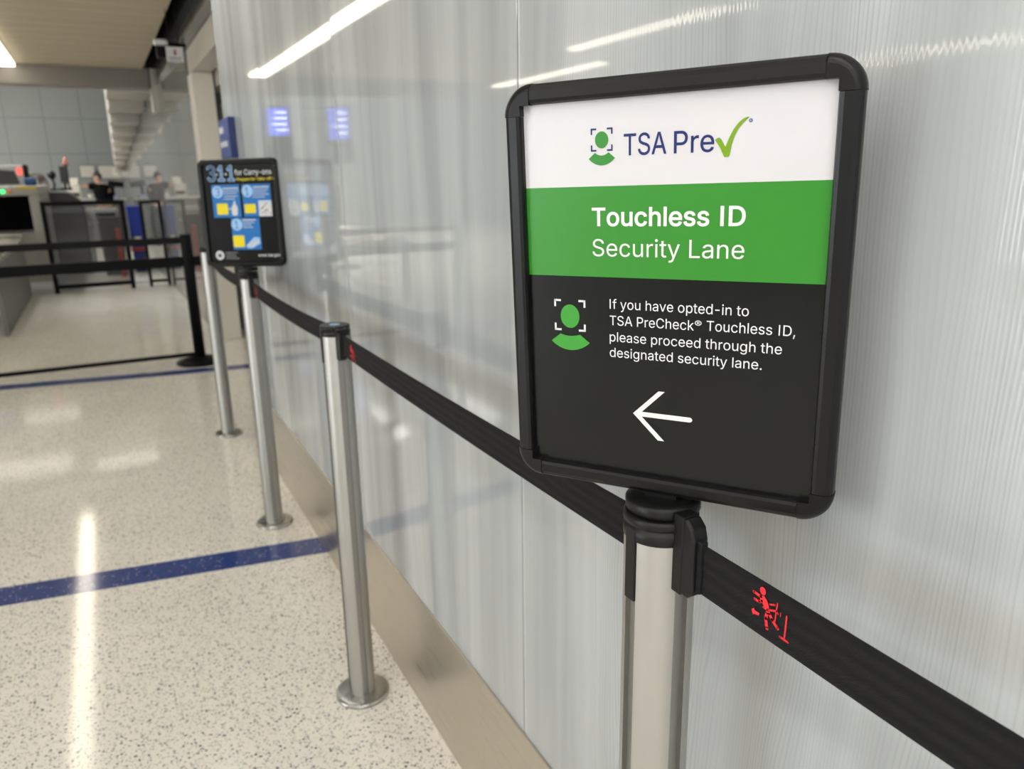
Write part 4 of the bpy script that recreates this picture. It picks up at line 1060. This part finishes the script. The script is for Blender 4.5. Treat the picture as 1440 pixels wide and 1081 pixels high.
for (u0, u1, w0, w1), (cx, cw), num, (yu0, yu1, yw0, yw1), lines in (
        ((-104, -1, -13, 98), (-83, 74), '3', (-90, -49, -3, 35), [(-62, -5, 84), (-62, -4, 76), (-62, -12, 68), (-60, -10, 58), (-62, -20, 49)]),
        ((9, 113, -12, 98), (28, 75), '1', (13, 54, 0, 31), [(50, 108, 86), (50, 104, 78), (50, 98, 70), (48, 106, 62), (46, 90, 53)]),
        ((-42, 63, -125, -16), (-22, -38), '1', (-41, 1, -116, -76), [(0, 50, -25), (0, 44, -33), (0, 32, -41), (0, 38, -49)])):
    P.rect(u0, u1, w0, w1, M['p_blue'], 1)
    P.ell(cx, cw, 20.5, 20.5, M['p_pale'], 2)
    if num == '3':
        digit3(cx - 7, cw - 13, 14, 26, 3.2, M['p_blue'], 3)
    else:
        digit1(cx - 6, cw - 13, 10, 26, 3.2, M['p_blue'], 3)
    P.round_rect(yu0, yu1, yw0, yw1, 4, M['p_yellow'], 2)
    for k, (a, c, w_) in enumerate(lines):
        P.rect(a, c, w_, w_ + (3.6 if k == 0 else 2.2), M['p_ink'], 3)
P.rect(-47, -37, 14, 18, M['p_ink'], 2)
# bottle, clear bag with its contents, tray of bottles
P.poly([(-33, -7), (-17, -7), (-14, 2), (-13, 18), (-16, 28), (-20, 32), (-20, 42), (-26, 42), (-27, 32), (-33, 25), (-36, 15), (-36, 2)], M['p_ink'], 3)
P.rect(65, 113, -11, 42, M['p_ink'], 2)
for k in range(14):
    u, w_ = random.uniform(69, 106), random.uniform(-7, 30)
    P.poly([(u, w_), (u + random.uniform(3, 6), w_ + 2), (u + 4, w_ + random.uniform(4, 8)), (u - 1, w_ + 3)], M['p_dblue'] if k % 3 else M['p_grey'], 3)
P.rect(65, 113, 34, 37, M['p_pale'], 3)
P.poly([(5, -112), (38, -82), (58, -84), (61, -104), (28, -121), (12, -120)], M['p_pale'], 2)
for (a, c) in (((14, -113), (32, -97)), ((24, -115), (42, -98)), ((34, -112), (50, -96)), ((44, -106), (55, -94))):
    P.stroke([a, c], 5.0, M['p_ink'], 3)
P.ell(-97, -144, 16, 16, M['p_ink'], 1)
P.ell(-97, -144, 12.5, 12.5, M['p_white'], 2)
P.poly([(-102, -150), (-92, -150), (-90, -142), (-95, -140), (-97, -136), (-100, -141), (-104, -142)], M['p_dblue'], 3)
for w_, u1 in ((-136, -28), (-143, -38), (-150, -34), (-157, -24)):
    P.rect(-76, u1, w_, w_ + 2.6, M['p_grey'], 1)
P.text('www.tsa.gov', 48, -150, 10, 130, M['p_ink'], 2, 14.0)
P.build('poster', S2, (0, -0.0008, 0))

# plaque on the end of the glass wall
t = thing('wall_plaque', 'small blue plaque with white lettering on the far end of the glass wall', 'sign', (0.0, 3.70, 1.47), (0, 0, 0))
b = MB()
b.box(-0.028, -0.0006, -0.145, 0.145, -0.082, 0.085, M['signedge'], 0.003)
b.build('plaque_board', t)
P = Flat()
P.rect(-141, 141, -78, 81, M['signblue'], 1)
P.rect(-130, -60, 25, 52, M['p_ink'], 2)
P.rect(-48, -8, 25, 52, M['p_ink'], 2)
for k in range(5):
    P.rect(-130 + k * 42, -130 + k * 42 + 32, -34, -10, M['p_ink'], 2)
o = P.build('plaque_face', t, (-0.0284, 0, 0))
o.rotation_euler = (0, 0, -PI / 2)

# hanging notice and camera in the ceiling slot
t = thing('hanging_notice', 'small white hanging notice with a red mark at the edge of the ceiling', 'sign', (0.036, 6.0, 2.12), (0, 0, 0))
b = MB()
b.box(-0.054, 0.054, 0.0, 0.008, -0.047, 0.05, M['stopwhite'], 0.002)
b.build('notice_board', t)
P = Flat()
P.ell(2, 26, 7, 8, M['red'], 2)
P.rect(-4, 8, -2, 20, M['red'], 2)
P.rect(-7, 11, 4, 14, M['red'], 2)
for k in range(6):
    P.rect(-38 + k * 13, -38 + k * 13 + 9, -26, -15, M['p_grey'], 2)
P.rect(-36, 36, -36, -32, M['p_grey'], 2)
P.build('notice_print', t, (0, -0.0004, 0))
b = MB()
for x in (-0.03, 0.03):
    b.tube([(x, 0.004, 0.05), (x, 0.004, 0.78)], 0.0025, M['blackmetal'])
b.build('hanger', t)
t = thing('security_camera', 'white dome security camera beside the hanging notice', 'camera', (-0.045, 6.05, 2.41), (0, 0, 0))
b = MB()
b.tube([(0.04, 0.02, -0.215), (0.164, 0.05, -0.215)], 0.014, M['blackmetal'])
b.build('camera_stem', t)
b = MB()
b.box(-0.045, 0.05, -0.03, 0.03, -0.232, -0.19, M['stopwhite'], 0.018, 4)
b.build('camera_body', t)
b = MB()
b.box(-0.03, 0.03, -0.03, 0.03, -0.31, -0.235, M['blackmetal'], 0.01)
b.build('camera_lens', t)

# ================================================================== BARRIER ACROSS THE LANE
t = thing('clear_barrier', 'black framed barrier with a clear panel across the lane, its post on a domed foot', 'barrier', (-1.05, 5.85, 0))
for x in (0.99, -1.0):
    b = MB()
    b.lathe([(0.038, 0.02), (0.038, 0.915), (0.034, 0.925)], M['blackmetal'], 32, Matrix.Translation((x, -0.005, 0)))
    p = b.build('post', t)
    b = MB()
    b.lathe([(0.165, 0.0), (0.168, 0.006), (0.16, 0.018), (0.10, 0.036), (0.045, 0.05), (0.039, 0.05)], M['blackmetal'], 48, Matrix.Translation((x, -0.005, 0)))
    b.build('foot', p)
b = MB()
b.box(-0.962, 0.952, -0.018, 0.018, 0.702, 0.772, M['blackmetal'], 0.004)
b.build('top_rail', t)
b = MB()
b.box(-0.962, 0.952, -0.012, 0.012, 0.052, 0.078, M['blackmetal'], 0.003)
b.build('bottom_rail', t)
b = MB()
b.box(-0.96, 0.95, -0.002, 0.002, 0.076, 0.705, M['pane'])
b.build('acrylic_pane', t)
b = MB()
b.box(1.026, 1.10, -0.017, 0.007, 0.702, 0.772, M['blackmetal'], 0.003)
b.build('rail_bracket', t)
b = MB()
b.box(-0.962, 0.952, -0.0015, 0.0015, 0.862, 0.908, M['belt'])
b.build('upper_belt', t)

# framed smoked glass gates further back
def gate(x0, x1, h, y, label, m, wd=0.032):
    t = thing('glass_gate', label, 'gate', ((x0 + x1) / 2, y, 0), group='black framed glass gates')
    w = (x1 - x0) / 2
    for s in (-1, 1):
        b = MB()
        b.box(s * w - wd / 2, s * w + wd / 2, -0.02, 0.02, 0.0, h, M['blackmetal'], 0.003)
        b.build('upright', t)
    for z in (0.05, h - wd):
        b = MB()
        b.box(-w + wd / 2, w - wd / 2, -0.018, 0.018, z, z + wd, M['blackmetal'], 0.003)
        b.build('crossbar', t)
    b = MB()
    b.box(-w + wd / 2, w - wd / 2, -0.004, 0.004, 0.05 + wd, h - wd, m)
    b.build('glass_pane', t)


gate(-1.15, -0.33, 1.065, 10.46, 'wide black framed gate of smoked glass beside the scanner', M['smoke'], 0.05)
gate(-0.125, 0.085, 1.05, 10.5, 'narrow black framed clear gate next to the reflecting wall', M['pane'], 0.036)

# ================================================================== SCREENING EQUIPMENT
t = thing('baggage_scanner', 'grey baggage scanner with a black tunnel mouth at the left edge', 'scanner', (-1.75, 10.5, 0))
b = MB()
x0, x1, zt = -0.60, 0.585, 1.245
b.box(x0, x1, 0.0, 2.0, 1.135, zt, M['machine'], 0.02)
b.box(0.475, x1, 0.0, 2.0, 0.15, 1.135, M['machine'], 0.01)
b.box(x0, -0.42, 0.0, 2.0, 0.15, 1.135, M['machine'], 0.01)
b.box(-0.42, 0.475, 0.0, 2.0, 0.15, 0.72, M['machine'], 0.01)
b.build('body', t)
b = MB()
for k in range(9):
    b.box(-0.415 + k * 0.099, -0.415 + k * 0.099 + 0.102, 0.40 + 0.004 * (k % 2), 0.403 + 0.004 * (k % 2), 0.73, 1.13, M['curtain'])
b.build('tunnel_curtain', t)
b = MB()
b.box(0.37, 0.56, -0.006, 0.0, 1.205, 1.24, M['yellow'])
b.build('warning_label', t)
for x, m in ((0.235, 'green_led'), (0.30, 'orange_led')):
    b = MB()
    b.lathe([(0.024, 0.0), (0.022, 0.012), (0.012, 0.018)], M[m], 20, Matrix.Translation((x, 0.0, 1.185)) @ Matrix.Rotation(PI / 2, 4, 'X'))
    b.build('indicator_light', t)
t = thing('operator_console', 'pale console with a glowing red square on top of the scanner', 'console', (-1.42, 10.9, 1.245))
b = MB()
b.box(-0.22, 0.12, 0.0, 0.35, 0.0, 0.235, M['counter'], 0.01)
b.build('housing', t)
b = MB()
b.prism([(-0.20, 0.02), (0.06, 0.02), (0.02, 0.17), (-0.20, 0.19)], -0.01, 0.0, M['dgrey'], 'xz')
b.build('screen', t)
b = MB()
b.box(0.115, 0.15, -0.02, 0.30, 0.0, 0.24, M['blackmetal'], 0.004)
b.build('side_bezel', t)
b = MB()
b.box(0.045, 0.10, -0.014, 0.0, 0.125, 0.205, M['red_led'], 0.006)
b.build('warning_light', t)
o = MB()
o.box(-0.06, 0.06, -0.05, 0.05, 0.0, 0.09, M['bluefab'], 0.02, 3)
tag(o.build('blue_pouch', None, (-1.245, 10.75, 1.245)), 'small dark blue pouch lying on the scanner beside the console', 'pouch')

t = thing('roller_conveyor', 'low steel conveyor table leading out of the scanner mouth', 'conveyor', (-1.85, 7.7, 0))
b = MB()
b.box(-0.5, 0.44, 0.0, 2.78, 0.60, 0.645, M['machine'], 0.006)
b.build('table_frame', t)
for k in range(9):
    b = MB()
    b.tube([(-0.47, 0.2 + k * 0.31, 0.655), (0.44, 0.2 + k * 0.31, 0.655)], 0.032, M['roller'], 14)
    b.build('roller', t)
b = MB()
b.tube([(-0.5, 2.70, 0.70), (0.46, 2.70, 0.70)], 0.03, M['roller'], 14)
b.build('end_bar', t)
b = MB()
b.box(0.405, 0.44, 0.05, 2.75, 0.0, 0.60, M['mgrey'], 0.003)
b.build('side_panel', t)
for x in (-0.45,):
    for y in (0.1, 2.6):
        b = MB()
        b.box(x - 0.03, x + 0.03, y - 0.03, y + 0.03, 0.0, 0.60, M['machine'], 0.003)
        b.build('leg', t)

t = thing('control_cabinet', 'dark grey cabinet with a sloping top seen through the smoked gate', 'cabinet', (0, 12.52, 0))
b = MB()
b.prism([(-1.23, 0.0), (-0.765, 0.0), (-0.765, 0.985), (-0.93, 1.135), (-1.23, 1.15)], 0.0, 0.6, M['dgrey'], 'xz', 0.008)
b.build('cabinet_body', t)
b = MB()
b.box(-1.19, -0.80, -0.006, 0.0, 0.12, 0.94, M['cabdoor'], 0.003)
b.build('door', t)
t = thing('fan', 'round bronze pedestal fan standing behind the scanner', 'fan', (-1.335, 13.4, 0))
b = MB()
mxr = Matrix.Translation((0, 0, 1.265)) @ Matrix.Rotation(PI / 2, 4, 'X')
for r_ in (0.135, 0.10, 0.065):
    b.tube([tuple(mxr @ Vector((r_ * math.cos(2 * PI * k / 28), r_ * math.sin(2 * PI * k / 28), 0.05))) for k in range(29)], 0.006 if r_ < 0.13 else 0.013, M['bronze'], 8)
for k in range(10):
    a = 2 * PI * k / 10
    b.tube([tuple(mxr @ Vector((0.03 * math.cos(a), 0.03 * math.sin(a), 0.055))), tuple(mxr @ Vector((0.135 * math.cos(a), 0.135 * math.sin(a), 0.05)))], 0.004, M['bronze'], 6)
b.build('grille', t)
for k in range(4):
    a = PI / 4 + k * PI / 2
    b = MB()
    b.prism([(0.02, -0.02), (0.11, -0.055), (0.122, 0.0), (0.10, 0.05), (0.02, 0.02)], 0.0, 0.004, M['bronze'], 'xy', mx=mxr @ Matrix.Rotation(a, 4, 'Z') @ Matrix.Rotation(0.35, 4, 'X'))
    b.build('blade', t)
b = MB()
b.ball((0, -0.05, 1.265), 0.034, M['chrome'])
b.build('hub', t)
b = MB()
b.tube([(0, 0.05, 1.265), (0, 0.05, 0.03)], 0.018, M['bronze'])
b.lathe([(0.16, 0.0), (0.16, 0.015), (0.03, 0.04)], M['bronze'], 32, Matrix.Translation((0, 0.05, 0)))
b.build('stand', t)
t = thing('monitor', 'dark monitor on a stalk above the sloping cabinet', 'monitor', (-0.96, 12.85, 1.165))
b = MB()
b.box(-0.05, 0.055, -0.02, 0.02, 0.10, 0.33, M['dgrey'], 0.006)
b.box(0.035, 0.06, -0.03, 0.03, 0.02, 0.34, M['blackmetal'], 0.004)
b.build('screen_case', t)
b = MB()
b.tube([(0, 0, 0.0), (0, 0, 0.12)], 0.015, M['blackmetal'])
b.box(-0.08, 0.08, -0.06, 0.06, 0.0, 0.03, M['blackmetal'], 0.008)
b.build('stand', t)
t = thing('beacon_lamp', 'small faded red beacon on top of the dark monitor', 'lamp', (-0.915, 12.85, 1.507))
b = MB()
b.lathe([(0.03, 0.0), (0.035, 0.02), (0.024, 0.07), (0.02, 0.10), (0.008, 0.115)], M['salmon'], 20)
b.build('lens', t)
b = MB()
b.lathe([(0.038, 0.0), (0.038, 0.012)], M['blackmetal'], 20)
b.build('socket', t)
t = thing('webcam_arm', 'round black device on a bent arm left of the dark monitor', 'camera', (-1.11, 12.8, 1.165))
b = MB()
b.ball((0, 0, 0.21), 0.062, M['plastic'], (0.9, 0.7, 1.0))
b.build('head', t)
b = MB()
b.tube([(0, 0, 0.16), (0.02, 0, 0.08), (0.0, 0, 0.0)], 0.016, M['plastic'])
b.box(-0.05, 0.07, -0.05, 0.05, -0.004, 0.02, M['plastic'], 0.006)
b.build('arm', t)

t = thing('exit_conveyor', 'pale roller table behind the smoked gate', 'conveyor', (-0.56, 12.55, 0))
b = MB()
for y in (0.0, 0.55):
    b.box(-0.19, 0.22, y, y + 0.03, 0.84, 0.90, M['counter'], 0.004)
b.box(-0.19, 0.22, 0.0, 0.58, 0.68, 0.72, M['counter'], 0.004)
b.build('table_frame', t)
for k in range(6):
    b = MB()
    b.tube([(-0.17 + k * 0.072, 0.02, 0.885), (-0.17 + k * 0.072, 0.56, 0.885)], 0.026, M['roller'], 12)
    b.build('roller', t)
for x in (-0.17, 0.2):
    for y in (0.02, 0.54):
        b = MB()
        b.box(x - 0.02, x + 0.02, y, y + 0.035, 0.0, 0.84, M['machine'], 0.003)
        b.build('leg', t)
def bin_thing(name, label, cat, x, y, z, wt, wb, d, h, m, handle=True):
    t = thing(name, label, cat, (x, y, z))
    b = MB()
    b.prism([(-wb / 2, 0.0), (wb / 2, 0.0), (wt / 2, h), (wt / 2 - 0.012, h), (wb / 2 - 0.012, 0.015), (-wb / 2 + 0.012, 0.015), (-wt / 2 + 0.012, h), (-wt / 2, h)], -d / 2, d / 2, m, 'xz')
    b.box(-wb / 2, wb / 2, -d / 2, -d / 2 + 0.012, 0.0, h, m)
    b.box(-wb / 2, wb / 2, d / 2 - 0.012, d / 2, 0.0, h, m)
    b.build('bin_body', t)
    b = MB()
    b.box(-wt / 2 - 0.008, wt / 2 + 0.008, -d / 2 - 0.008, d / 2 + 0.008, h - 0.025, h, m, 0.006)
    b.build('rim', t)
    return t


bin_thing('rubbish_bin', 'dark rounded bin in front of the pale roller table', 'bin', -0.475, 12.2, 0.0, 0.30, 0.26, 0.28, 0.80, M['dgrey'])
t = bin_thing('recycling_bin', 'tall bright blue bin between the two black gates', 'bin', -0.15, 12.5, 0.0, 0.17, 0.15, 0.30, 0.93, M['bluebin'])
b = MB()
b.box(-0.045, 0.05, -0.16, -0.1505, 0.42, 0.50, M['paper'])
b.build('label_plate', t)
b = MB()
b.box(-0.095, 0.10, -0.20, 0.16, 0.30, 0.345, M['red'], 0.01)
b.build('red_skirt', t)
b = MB()
b.box(-0.03, 0.03, -0.04, 0.04, 0, 0.66, M['red'], 0.012)
tag(b.build('red_case', None, (-0.395, 11.8, 0)), 'narrow dark red case standing right of the dark bin', 'case')

# counter with whiteboards behind it
t = thing('counter', 'long grey counter in front of the far panelled wall', 'counter', (-0.9, 17.3, 0))
b = MB()
b.box(-1.0, 0.82, 0.0, 0.7, 0.90, 0.94, M['counter'], 0.006)
b.build('counter_top', t)
b = MB()
b.box(-0.96, 0.78, 0.05, 0.66, 0.0, 0.90, M['mgrey'], 0.004)
b.build('counter_body', t)
for (x0, x1, z0, z1, lb, ex) in ((-0.868, -0.56, 1.345, 1.618, 'left whiteboard with faint red writing on the far panelled wall', 1), (-0.50, -0.02, 1.315, 1.615, 'right whiteboard behind the person in black', 2)):
    t = thing('whiteboard', lb, 'whiteboard', ((x0 + x1) / 2, 19.99, (z0 + z1) / 2), group='whiteboards on the far wall')
    w, h = (x1 - x0) / 2, (z1 - z0) / 2
    b = MB()
    b.box(-w, w, -0.022, 0.0, -h, h, M['dgrey'], 0.004)
    b.build('frame', t)
    b = MB()
    b.box(-w + 0.012, w - 0.012, -0.026, -0.021, -h + 0.012, h - 0.012, M['board'])
    b.build('panel', t)
    F = Flat()
    if ex == 1:
        for k in range(4):
            F.rect(20, 20 + 40 + 18 * (k % 2), 20 - k * 22, 26 - k * 22, M['ink'], 1)
        F.build('red_writing', t, (0, -0.0265, 0))
    else:
        F.rect(30, 150, -90, 90, M['paper'], 1)
        F.stroke([(34, -86), (146, -86), (146, 86), (34, 86), (34, -86)], 4, M['p_grey'], 2, False)
        F.rect(60, 66, 10, 60, M['ink'], 2)
        F.build('notice_sheet', t, (0, -0.0265, 0))
t = thing('printer', 'white printer with paper on the left part of the grey counter', 'printer', (-0.98, 17.55, 0.94))
b = MB()
b.box(-0.12, 0.12, -0.15, 0.15, 0.0, 0.27, M['board'], 0.02, 3)
b.build('body', t)
b = MB()
b.prism([(-0.08, 0.27), (0.08, 0.27), (0.10, 0.40), (-0.06, 0.40)], 0.08, 0.09, M['paper'], 'xz')
b.build('paper_tray', t)
b = MB()
b.box(-0.09, 0.09, -0.158, -0.15, 0.05, 0.12, M['dgrey'], 0.003)
b.build('output_slot', t)
t = thing('plant_pot', 'small potted plant on the counter under the outstretched arm', 'plant', (-0.70, 17.42, 0.94))
b = MB()
b.lathe([(0.04, 0.0), (0.055, 0.09), (0.05, 0.09), (0.045, 0.08)], M['board'], 24)
b.build('pot', t)
M['leaf'] = mat('plant_leaf', (0.07, 0.085, 0.03), 0.6, var=0.3, vscale=30)
b = MB()
for k in range(40):
    a, e, r_ = random.uniform(0, 2 * PI), random.uniform(0.2, 1.3), random.uniform(0.05, 0.11)
    p = Vector((r_ * math.cos(a) * math.cos(e), r_ * math.sin(a) * math.cos(e), 0.10 + r_ * math.sin(e)))
    b.prism([(-0.02, 0), (0, 0.012), (0.024, 0), (0, -0.012)], 0, 0.001, M['leaf'], 'xy', mx=Matrix.Translation(p) @ Matrix.Rotation(a, 4, 'Z') @ Matrix.Rotation(e - 0.6, 4, 'Y'))
b.build('foliage', t)
t = thing('desk_monitor', 'black tilted monitor on the counter right of the person', 'monitor', (-0.245, 17.66, 0.94))
b = MB()
b.box(-0.16, 0.12, -0.02, 0.02, -0.055, 0.055, M['blackmetal'], 0.008, mx=Matrix.Translation((0.04, 0, 0.27)) @ Matrix.Rotation(0.12, 4, 'Y'))
b.build('screen_case', t)
b = MB()
b.tube([(-0.04, 0, 0.01), (-0.05, 0, 0.16), (-0.02, 0, 0.27)], 0.028, M['blackmetal'])
b.box(-0.10, 0.05, -0.07, 0.07, 0.0, 0.02, M['blackmetal'], 0.006)
b.build('stand', t)
b = MB()
b.prism([(-0.10, 0.0), (0.10, 0.0), (0.13, 0.05), (0.12, 0.05), (0.095, 0.008), (-0.095, 0.008), (-0.12, 0.05), (-0.13, 0.05)], -0.1, 0.1, M['tray_lit'], 'xz')
b.box(-0.11, 0.11, -0.104, -0.096, 0.0, 0.05, M['tray_lit'])
b.box(-0.11, 0.11, 0.096, 0.104, 0.0, 0.05, M['tray_lit'])
tag(b.build('tray', None, (-0.34, 17.43, 0.94)), 'tray tinted lavender for the purple light on it, on the counter edge just right of the person', 'tray')

# ------------------------------------------------------------------ person in black behind the counter
def skinned(name, joints, edges, m, parent=None, root=0, sub=2):
    me = bpy.data.meshes.new(name)
    me.from_pydata([j[0] for j in joints], edges, [])
    o = bpy.data.objects.new(name, me)
    COL.objects.link(o)
    md = o.modifiers.new('skin', 'SKIN')
    for v, j in zip(me.skin_vertices[0].data, joints):
        v.radius = (j[1], j[2] if len(j) > 2 else j[1])
    me.skin_vertices[0].data[root].use_root = True
    md.use_smooth_shade = True
    s = o.modifiers.new('sub', 'SUBSURF')
    s.levels = s.render_levels = sub
    dg = bpy.context.evaluated_depsgraph_get()
    mesh = bpy.data.meshes.new_from_object(o.evaluated_get(dg))
    bpy.data.objects.remove(o)
    mesh.name = name
    mesh.materials.clear()
    mesh.materials.append(m)
    for p in mesh.polygons:
        p.use_smooth = True
    o = bpy.data.objects.new(name, mesh)
    COL.objects.link(o)
    if parent:
        o.parent = parent
    return o


BX, BY = -0.495, 16.95
J = [((0, 0, 0.80), 0.11, 0.09), ((-0.01, -0.01, 0.95), 0.10, 0.085), ((-0.03, -0.02, 1.10), 0.115, 0.085), ((-0.035, -0.02, 1.20), 0.07, 0.06), ((-0.04, -0.03, 1.245), 0.042, 0.042),
     ((-0.045, -0.04, 1.29), 0.05, 0.055), ((-0.048, -0.05, 1.345), 0.068, 0.08), ((-0.045, -0.045, 1.40), 0.055, 0.062),
     ((-0.125, -0.02, 1.185), 0.045), ((-0.18, -0.03, 1.175), 0.036), ((-0.24, -0.06, 1.18), 0.028), ((-0.265, -0.07, 1.185), 0.026, 0.016),
     ((0.10, -0.02, 1.16), 0.048), ((0.135, 0.0, 0.98), 0.036), ((0.10, -0.10, 0.86), 0.028), ((0.08, -0.14, 0.82), 0.026, 0.016),
     ((-0.075, 0.0, 0.74), 0.078), ((-0.085, -0.02, 0.42), 0.052), ((-0.09, 0.01, 0.09), 0.036), ((-0.095, -0.11, 0.035), 0.035, 0.028),
     ((0.075, 0.0, 0.74), 0.078), ((0.085, -0.02, 0.42), 0.052), ((0.09, 0.01, 0.09), 0.036), ((0.095, -0.11, 0.035), 0.035, 0.028)]
E_ = [(0, 1), (1, 2), (2, 3), (3, 4), (4, 5), (5, 6), (6, 7), (3, 8), (8, 9), (9, 10), (10, 11), (3, 12), (12, 13), (13, 14), (14, 15),
      (0, 16), (16, 17), (17, 18), (18, 19), (0, 20), (20, 21), (21, 22), (22, 23)]
# fingers and thumb of each hand
for base_i, d, up in ((11, Vector((-1, -0.25, 0.05)), Vector((0, 0, 1))), (15, Vector((-0.3, -0.8, -0.5)), Vector((0.8, -0.2, 0)))):
    bp = Vector(J[base_i][0])
    for f in range(5):
        off = (f - 1.5) * 0.011
        L = (0.046, 0.052, 0.055, 0.048, 0.034)[f]
        st = bp + up * off * 0.8
        if f == 4:
            st = bp + up * 0.022 - d * 0.01
            dd = (d + up * 0.8).normalized()
        else:
            dd = d.normalized()
        J.append((tuple(st + dd * 0.02), 0.0075))
        J.append((tuple(st + dd * (0.02 + L * 0.6)), 0.007))
        J.append((tuple(st + dd * (0.02 + L) - Vector((0, 0, 0.008))), 0.006))
        n = len(J)
        E_ += [(base_i, n - 3), (n - 3, n - 2), (n - 2, n - 1)]
person = skinned('person', J, E_, M['skin'])
person.location = (BX, BY, 0)
tag(person, 'person in black with one arm stretched out, standing before the far counter', 'person')
inf = lambda idx, k: [(J[i][0], J[i][1] + k, (J[i][2] if len(J[i]) > 2 else J[i][1]) + k) for i in idx]
top_i = [0, 1, 2, 3, 8, 9, 10, 12, 13, 14]
mp = {v: k for k, v in enumerate(top_i)}
jk = skinned('jacket', inf(top_i, 0.030), [(mp[a], mp[c]) for a, c in E_ if a in mp and c in mp], M['blackcloth'], person)
leg_i = [0, 16, 17, 18, 20, 21, 22]
mp = {v: k for k, v in enumerate(leg_i)}
skinned('trousers', inf(leg_i, 0.028), [(mp[a], mp[c]) for a, c in E_ if a in mp and c in mp], M['blackcloth'], person)
for a, c in ((18, 19), (22, 23)):
    skinned('shoe', [((J[a][0][0], J[a][0][1] + 0.02, 0.045), 0.044), ((J[c][0][0], J[c][0][1] - 0.02, 0.036), 0.042, 0.034)], [(0, 1)], M['plastic'], person)
b = MB()
b.ball((-0.046, -0.030, 1.365), 0.082, M['hair'], (0.95, 0.98, 1.0))
b.ball((-0.040, 0.0, 1.435), 0.034, M['hair'])
b.build('hair', person)
b = MB()
b.ball((-0.05, -0.122, 1.325), 0.011, M['skin'], (0.8, 1.3, 1.2), 12)
for s in (-1, 1):
    b.ball((-0.05 + s * 0.025, -0.108, 1.345), 0.009, M['hair'], (1.2, 0.8, 0.7), 10)
b.ball((-0.05, -0.108, 1.298), 0.014, M['red'], (1.2, 0.5, 0.35), 10)
b.build('face', person)

# blue screens high up off to the left, seen mirrored in the glass wall
for (x, y, z, w, h, lb) in ((-2.55, 15.2, 2.12, 0.40, 0.86, 'taller blue information screen mirrored in the glass above the small poster'),
                            (-2.55, 11.0, 1.86, 0.36, 0.74, 'shorter blue information screen mirrored in the glass right of the small poster')):
    t = thing('information_screen', lb, 'screen', (x, y, z), (0, 0, R1(35)), 'blue information screens')
    b = MB()
    b.box(-w / 2 - 0.02, w / 2 + 0.02, 0.0, 0.05, -h / 2 - 0.02, h / 2 + 0.02, M['blackmetal'], 0.006)
    b.build('screen_case', t)
    F = Flat()
    F.rect(-w * 500, w * 500, -h * 80, h * 500, M['screen'], 1)
    F.rect(-w * 500, w * 500, -h * 500, -h * 80, M['dgrey'], 1)
    for k in range(4):
        F.rect(-w * 420, w * (100 + 90 * (k % 3)), h * (380 - k * 120), h * (420 - k * 120), M['screentext'], 2)
    F.build('display', t, (0, -0.0005, 0))
    b = MB()
    b.tube([(0, 0.03, -h / 2), (0, 0.03, -z + 0.02)], 0.03, M['blackmetal'])
    b.lathe([(0.22, -z), (0.22, -z + 0.02), (0.05, -z + 0.04)], M['blackmetal'], 32, Matrix.Translation((0, 0.03, 0)))
    b.build('floor_stand', t)
